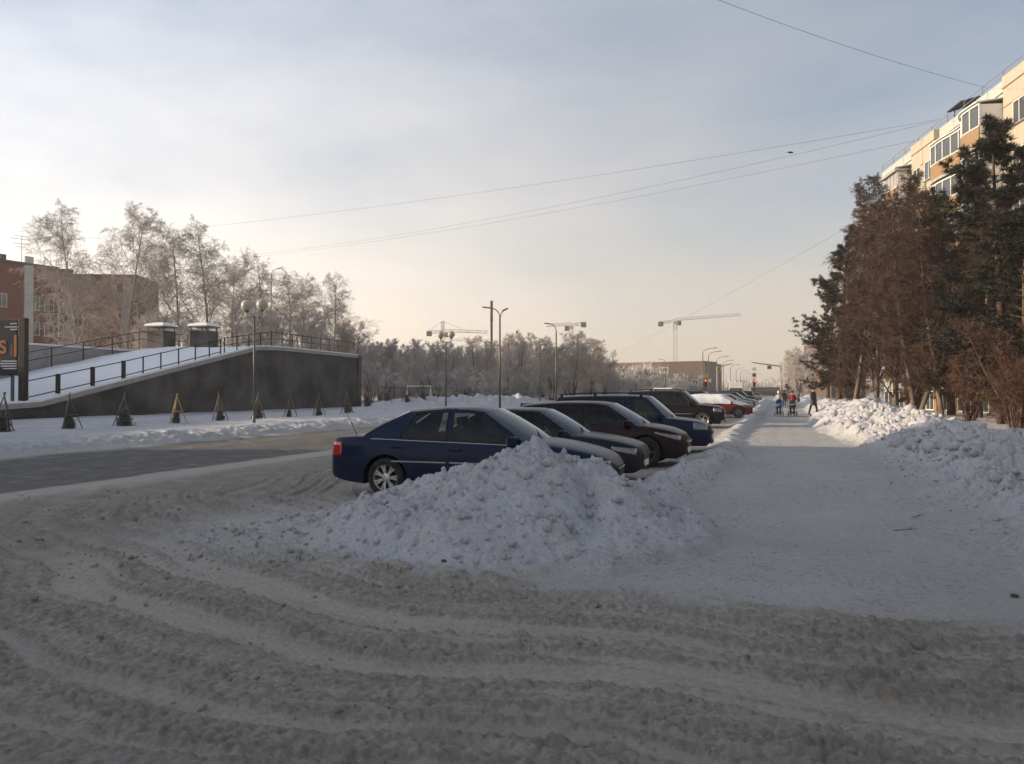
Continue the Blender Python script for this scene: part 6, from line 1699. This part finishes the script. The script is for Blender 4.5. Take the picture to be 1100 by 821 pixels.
M_pram_b = mat('blue_pram_cloth', (.035, .11, .26), .8); M_pram_lb = mat('bright_blue_pram_cloth', (.06, .20, .42), .8); M_pram_k = mat('black_pram_cloth', (.015, .014, .014), .8); M_pram_t = mat('taupe_pram_cloth', (.26, .22, .19), .8)
def on_path(px, D):
    q = wp(px, 420, D); return Vector((q.x, q.y, ground_z(q.x, q.y) - .01))
a_ = on_path(836.5, 52.2); person('person in a pale coat and white hat pushing the blue pram', a_, 0, M_coat_w, M_trous, mat('white_hat', (.55, .54, .53), .9), 1.66)
b_ = on_path(851, 52.0); person('person in a red coat pushing the black and taupe pram', b_, .05, M_coat_r, M_trous, mat('dark_red_hat', (.12, .02, .03), .9), 1.68)
for q0, lab, c1, c2 in ((a_, 'blue pram with its hood up on the path', M_pram_b, M_pram_lb), (b_, 'black pram with taupe hood on the path', M_pram_k, M_pram_t)):
    yy = q0.y - .90; stroller(lab, Vector((q0.x, yy, ground_z(q0.x, yy))), 0, c1, c2)
person('person in a dark grey coat and black hat walking along the right snow bank', on_path(873.5, 49), .9, M_coat_d, M_trous, M_hat_d, 1.76, 'hang', .22, .62)
person('distant person in dark clothes walking behind the two prams', on_path(842.5, 86), 3.1, M_trous, M_trous, M_hat_d, 1.72, 'hang', .2, .7)

# ------------------------------------------------------------------ loose clods, twigs
def clods():
    rng = np.random.default_rng(77); V0 = []; F0 = []
    ico = bmesh.new(); bmesh.ops.create_icosphere(ico, subdivisions=1, radius=1); iv = np.array([v.co[:] for v in ico.verts]); jf = np.array([[v.index for v in f.verts] for f in ico.faces]); ico.free()
    xs, ys_, ss = [], [], []
    def put(n, fx, fy, s0, s1, keep=lambda x, y: np.ones(len(x), bool)):
        x, y = fx(n), fy(n); k = keep(x, y); xs.append(x[k]); ys_.append(y[k]); ss.append(s0 * (s1 / s0) ** (rng.random(k.sum()) ** 2.2))
    put(900, lambda n: rng.uniform(-7.5, 3, n), lambda n: rng.uniform(3.2, 6.6, n), .006, .03, lambda x, y: fbm(x * .9, y * 2.0, 2, 62) > .05)
    put(700, lambda n: rng.uniform(-12, -4, n), lambda n: rng.uniform(4.5, 10.5, n), .010, .04, lambda x, y: fbm(x * .9, y * 1.2, 2, 63) > .05)
    put(1500, lambda n: rng.uniform(-6.5, .0, n), lambda n: rng.uniform(6.4, 10.5, n), .008, .05)
    put(700, lambda n: rng.normal(-1.1, .45, n), lambda n: rng.uniform(10.5, 24, n), .01, .06)
    put(1500, lambda n: rng.normal(3.3, 1.0, n), lambda n: rng.uniform(7, 32, n), .015, .09, lambda x, y: x > 1.9)
    put(70, lambda n: rng.normal(-2.6, 1.0, n), lambda n: rng.uniform(7.0, 10.2, n), .045, .085)
    put(160, lambda n: rng.normal(3.7, .8, n), lambda n: rng.uniform(8, 34, n), .08, .22, lambda x, y: x > 2.4)
    put(350, lambda n: rng.uniform(-.8, 2.2, n), lambda n: rng.uniform(6.6, 20, n), .005, .016)
    x, y, s = np.concatenate(xs), np.concatenate(ys_), np.concatenate(ss)
    zz, hp, bl, br = terrain(x, y)
    big = (s > .045) & (np.maximum(hp, br) < .2)
    ok = ~big & ((np.maximum.reduce([hp, bl, br]) > .03) | (s < .013) | (masks(x, y)[3] > .5))
    x, y, s = x[ok], y[ok], s[ok]; zz, hp, bl, br = terrain(x, y); m = len(x)
    col = ground_colour(x, y, zz, hp, bl, br)
    sc = rng.uniform(.55, 1.3, (m, 1, 3)); jit = rng.uniform(.68, 1.25, (m, len(iv), 1))
    V = iv[None] * sc * jit * s[:, None, None]
    V[..., 2] += (zz + s * .25)[:, None]; V[..., 0] += x[:, None]; V[..., 1] += y[:, None]
    F = (jf[None] + (np.arange(m) * len(iv))[:, None, None]).reshape(-1, 3)
    me = np_mesh('snow_clods', V.reshape(-1, 3), F, M_GROUND, False)
    ca = me.color_attributes.new('tint', 'FLOAT_COLOR', 'POINT')
    cc = np.repeat(np.concatenate([col, np.ones((m, 1))], 1)[:, None, :], len(iv), 1)
    ca.data.foreach_set('color', cc.astype(np.float32).ravel())
    tag(link('snow_clods', me), 'loose clods of snow and frozen slush', 'snow', kind='stuff')
clods()
rg = random.Random(31)
for k, (px, py, D, ln, lab) in enumerate([(972, 575, 9.3, .28, 'longest bare twig lying on the snowy path at its right side'), (985, 560, 10.3, .16, 'short twig beside the longest one on the path'), (957, 522, 14, .22, 'twig at the foot of the right snow bank, midway'), (1088, 647, 6.35, .07, 'dark chip of bark at the right edge of the path'), (477, 619, 7.25, .06, 'dark stone at the front foot of the snow heap'), (640, 655, 6.1, .10, 'splinter on the churned slush in front of the heap')]):
    q = wp(px, py, D); z = ground_z(q.x, q.y); b = MB(); a = rg.uniform(0, 3)
    if ln < .08:
        b.lathe([(0, 0), (ln * .35, ln * .05), (ln * .45, ln * .2), (ln * .25, ln * .38), (0, ln * .42)], 7)
        o = b.obj('bark_chip', M_bark, None, loc=(q.x, q.y, z)); o.scale = (1.2, .8, 1)
    else:
        c_, s_ = math.cos(a), math.sin(a)
        b.tube([(-c_ * ln * .5, -s_ * ln * .5, .0), (0, 0, .02), (c_ * ln * .5, s_ * ln * .5, .035)], [.006, .005, .002], 5)
        for f, sg in ((.1, 1), (.3, -1), (.2, 1)):
            b.tube([(c_ * ln * f * .5, s_ * ln * f * .5, .02), (c_ * ln * (f + .12) - s_ * sg * ln * .2, s_ * ln * (f + .12) + c_ * sg * ln * .2, .045)], [.004, .0015], 4)
        o = b.obj('twig', M_bark, None, loc=(q.x, q.y, z))
    tag(o, lab, 'twig' if ln >= .08 else 'bark chip', 'litter on the snow')
print('street', time.time() - T0)
# ------------------------------------------------------------------ the frosty air
hz = MB(); hz.box((0, 1000, 19.5), (3600, 3600, 43)); ho = hz.obj('haze', None)
tag(ho, kind='stuff')
mh = bpy.data.materials.new('frosty_air'); mh.use_nodes = True
hn, hl = mh.node_tree.nodes, mh.node_tree.links
hn.remove(hn['Principled BSDF'])
pv = hn.new('ShaderNodeVolumePrincipled')
pv.inputs['Color'].default_value = (.97, .93, .88, 1)
pv.inputs['Density'].default_value = .00085
pv.inputs['Anisotropy'].default_value = .25
hl.new(pv.outputs[0], hn['Material Output'].inputs['Volume'])
ho.data.materials.append(mh)
print('objects', len(bpy.data.objects), 'script', time.time() - T0)
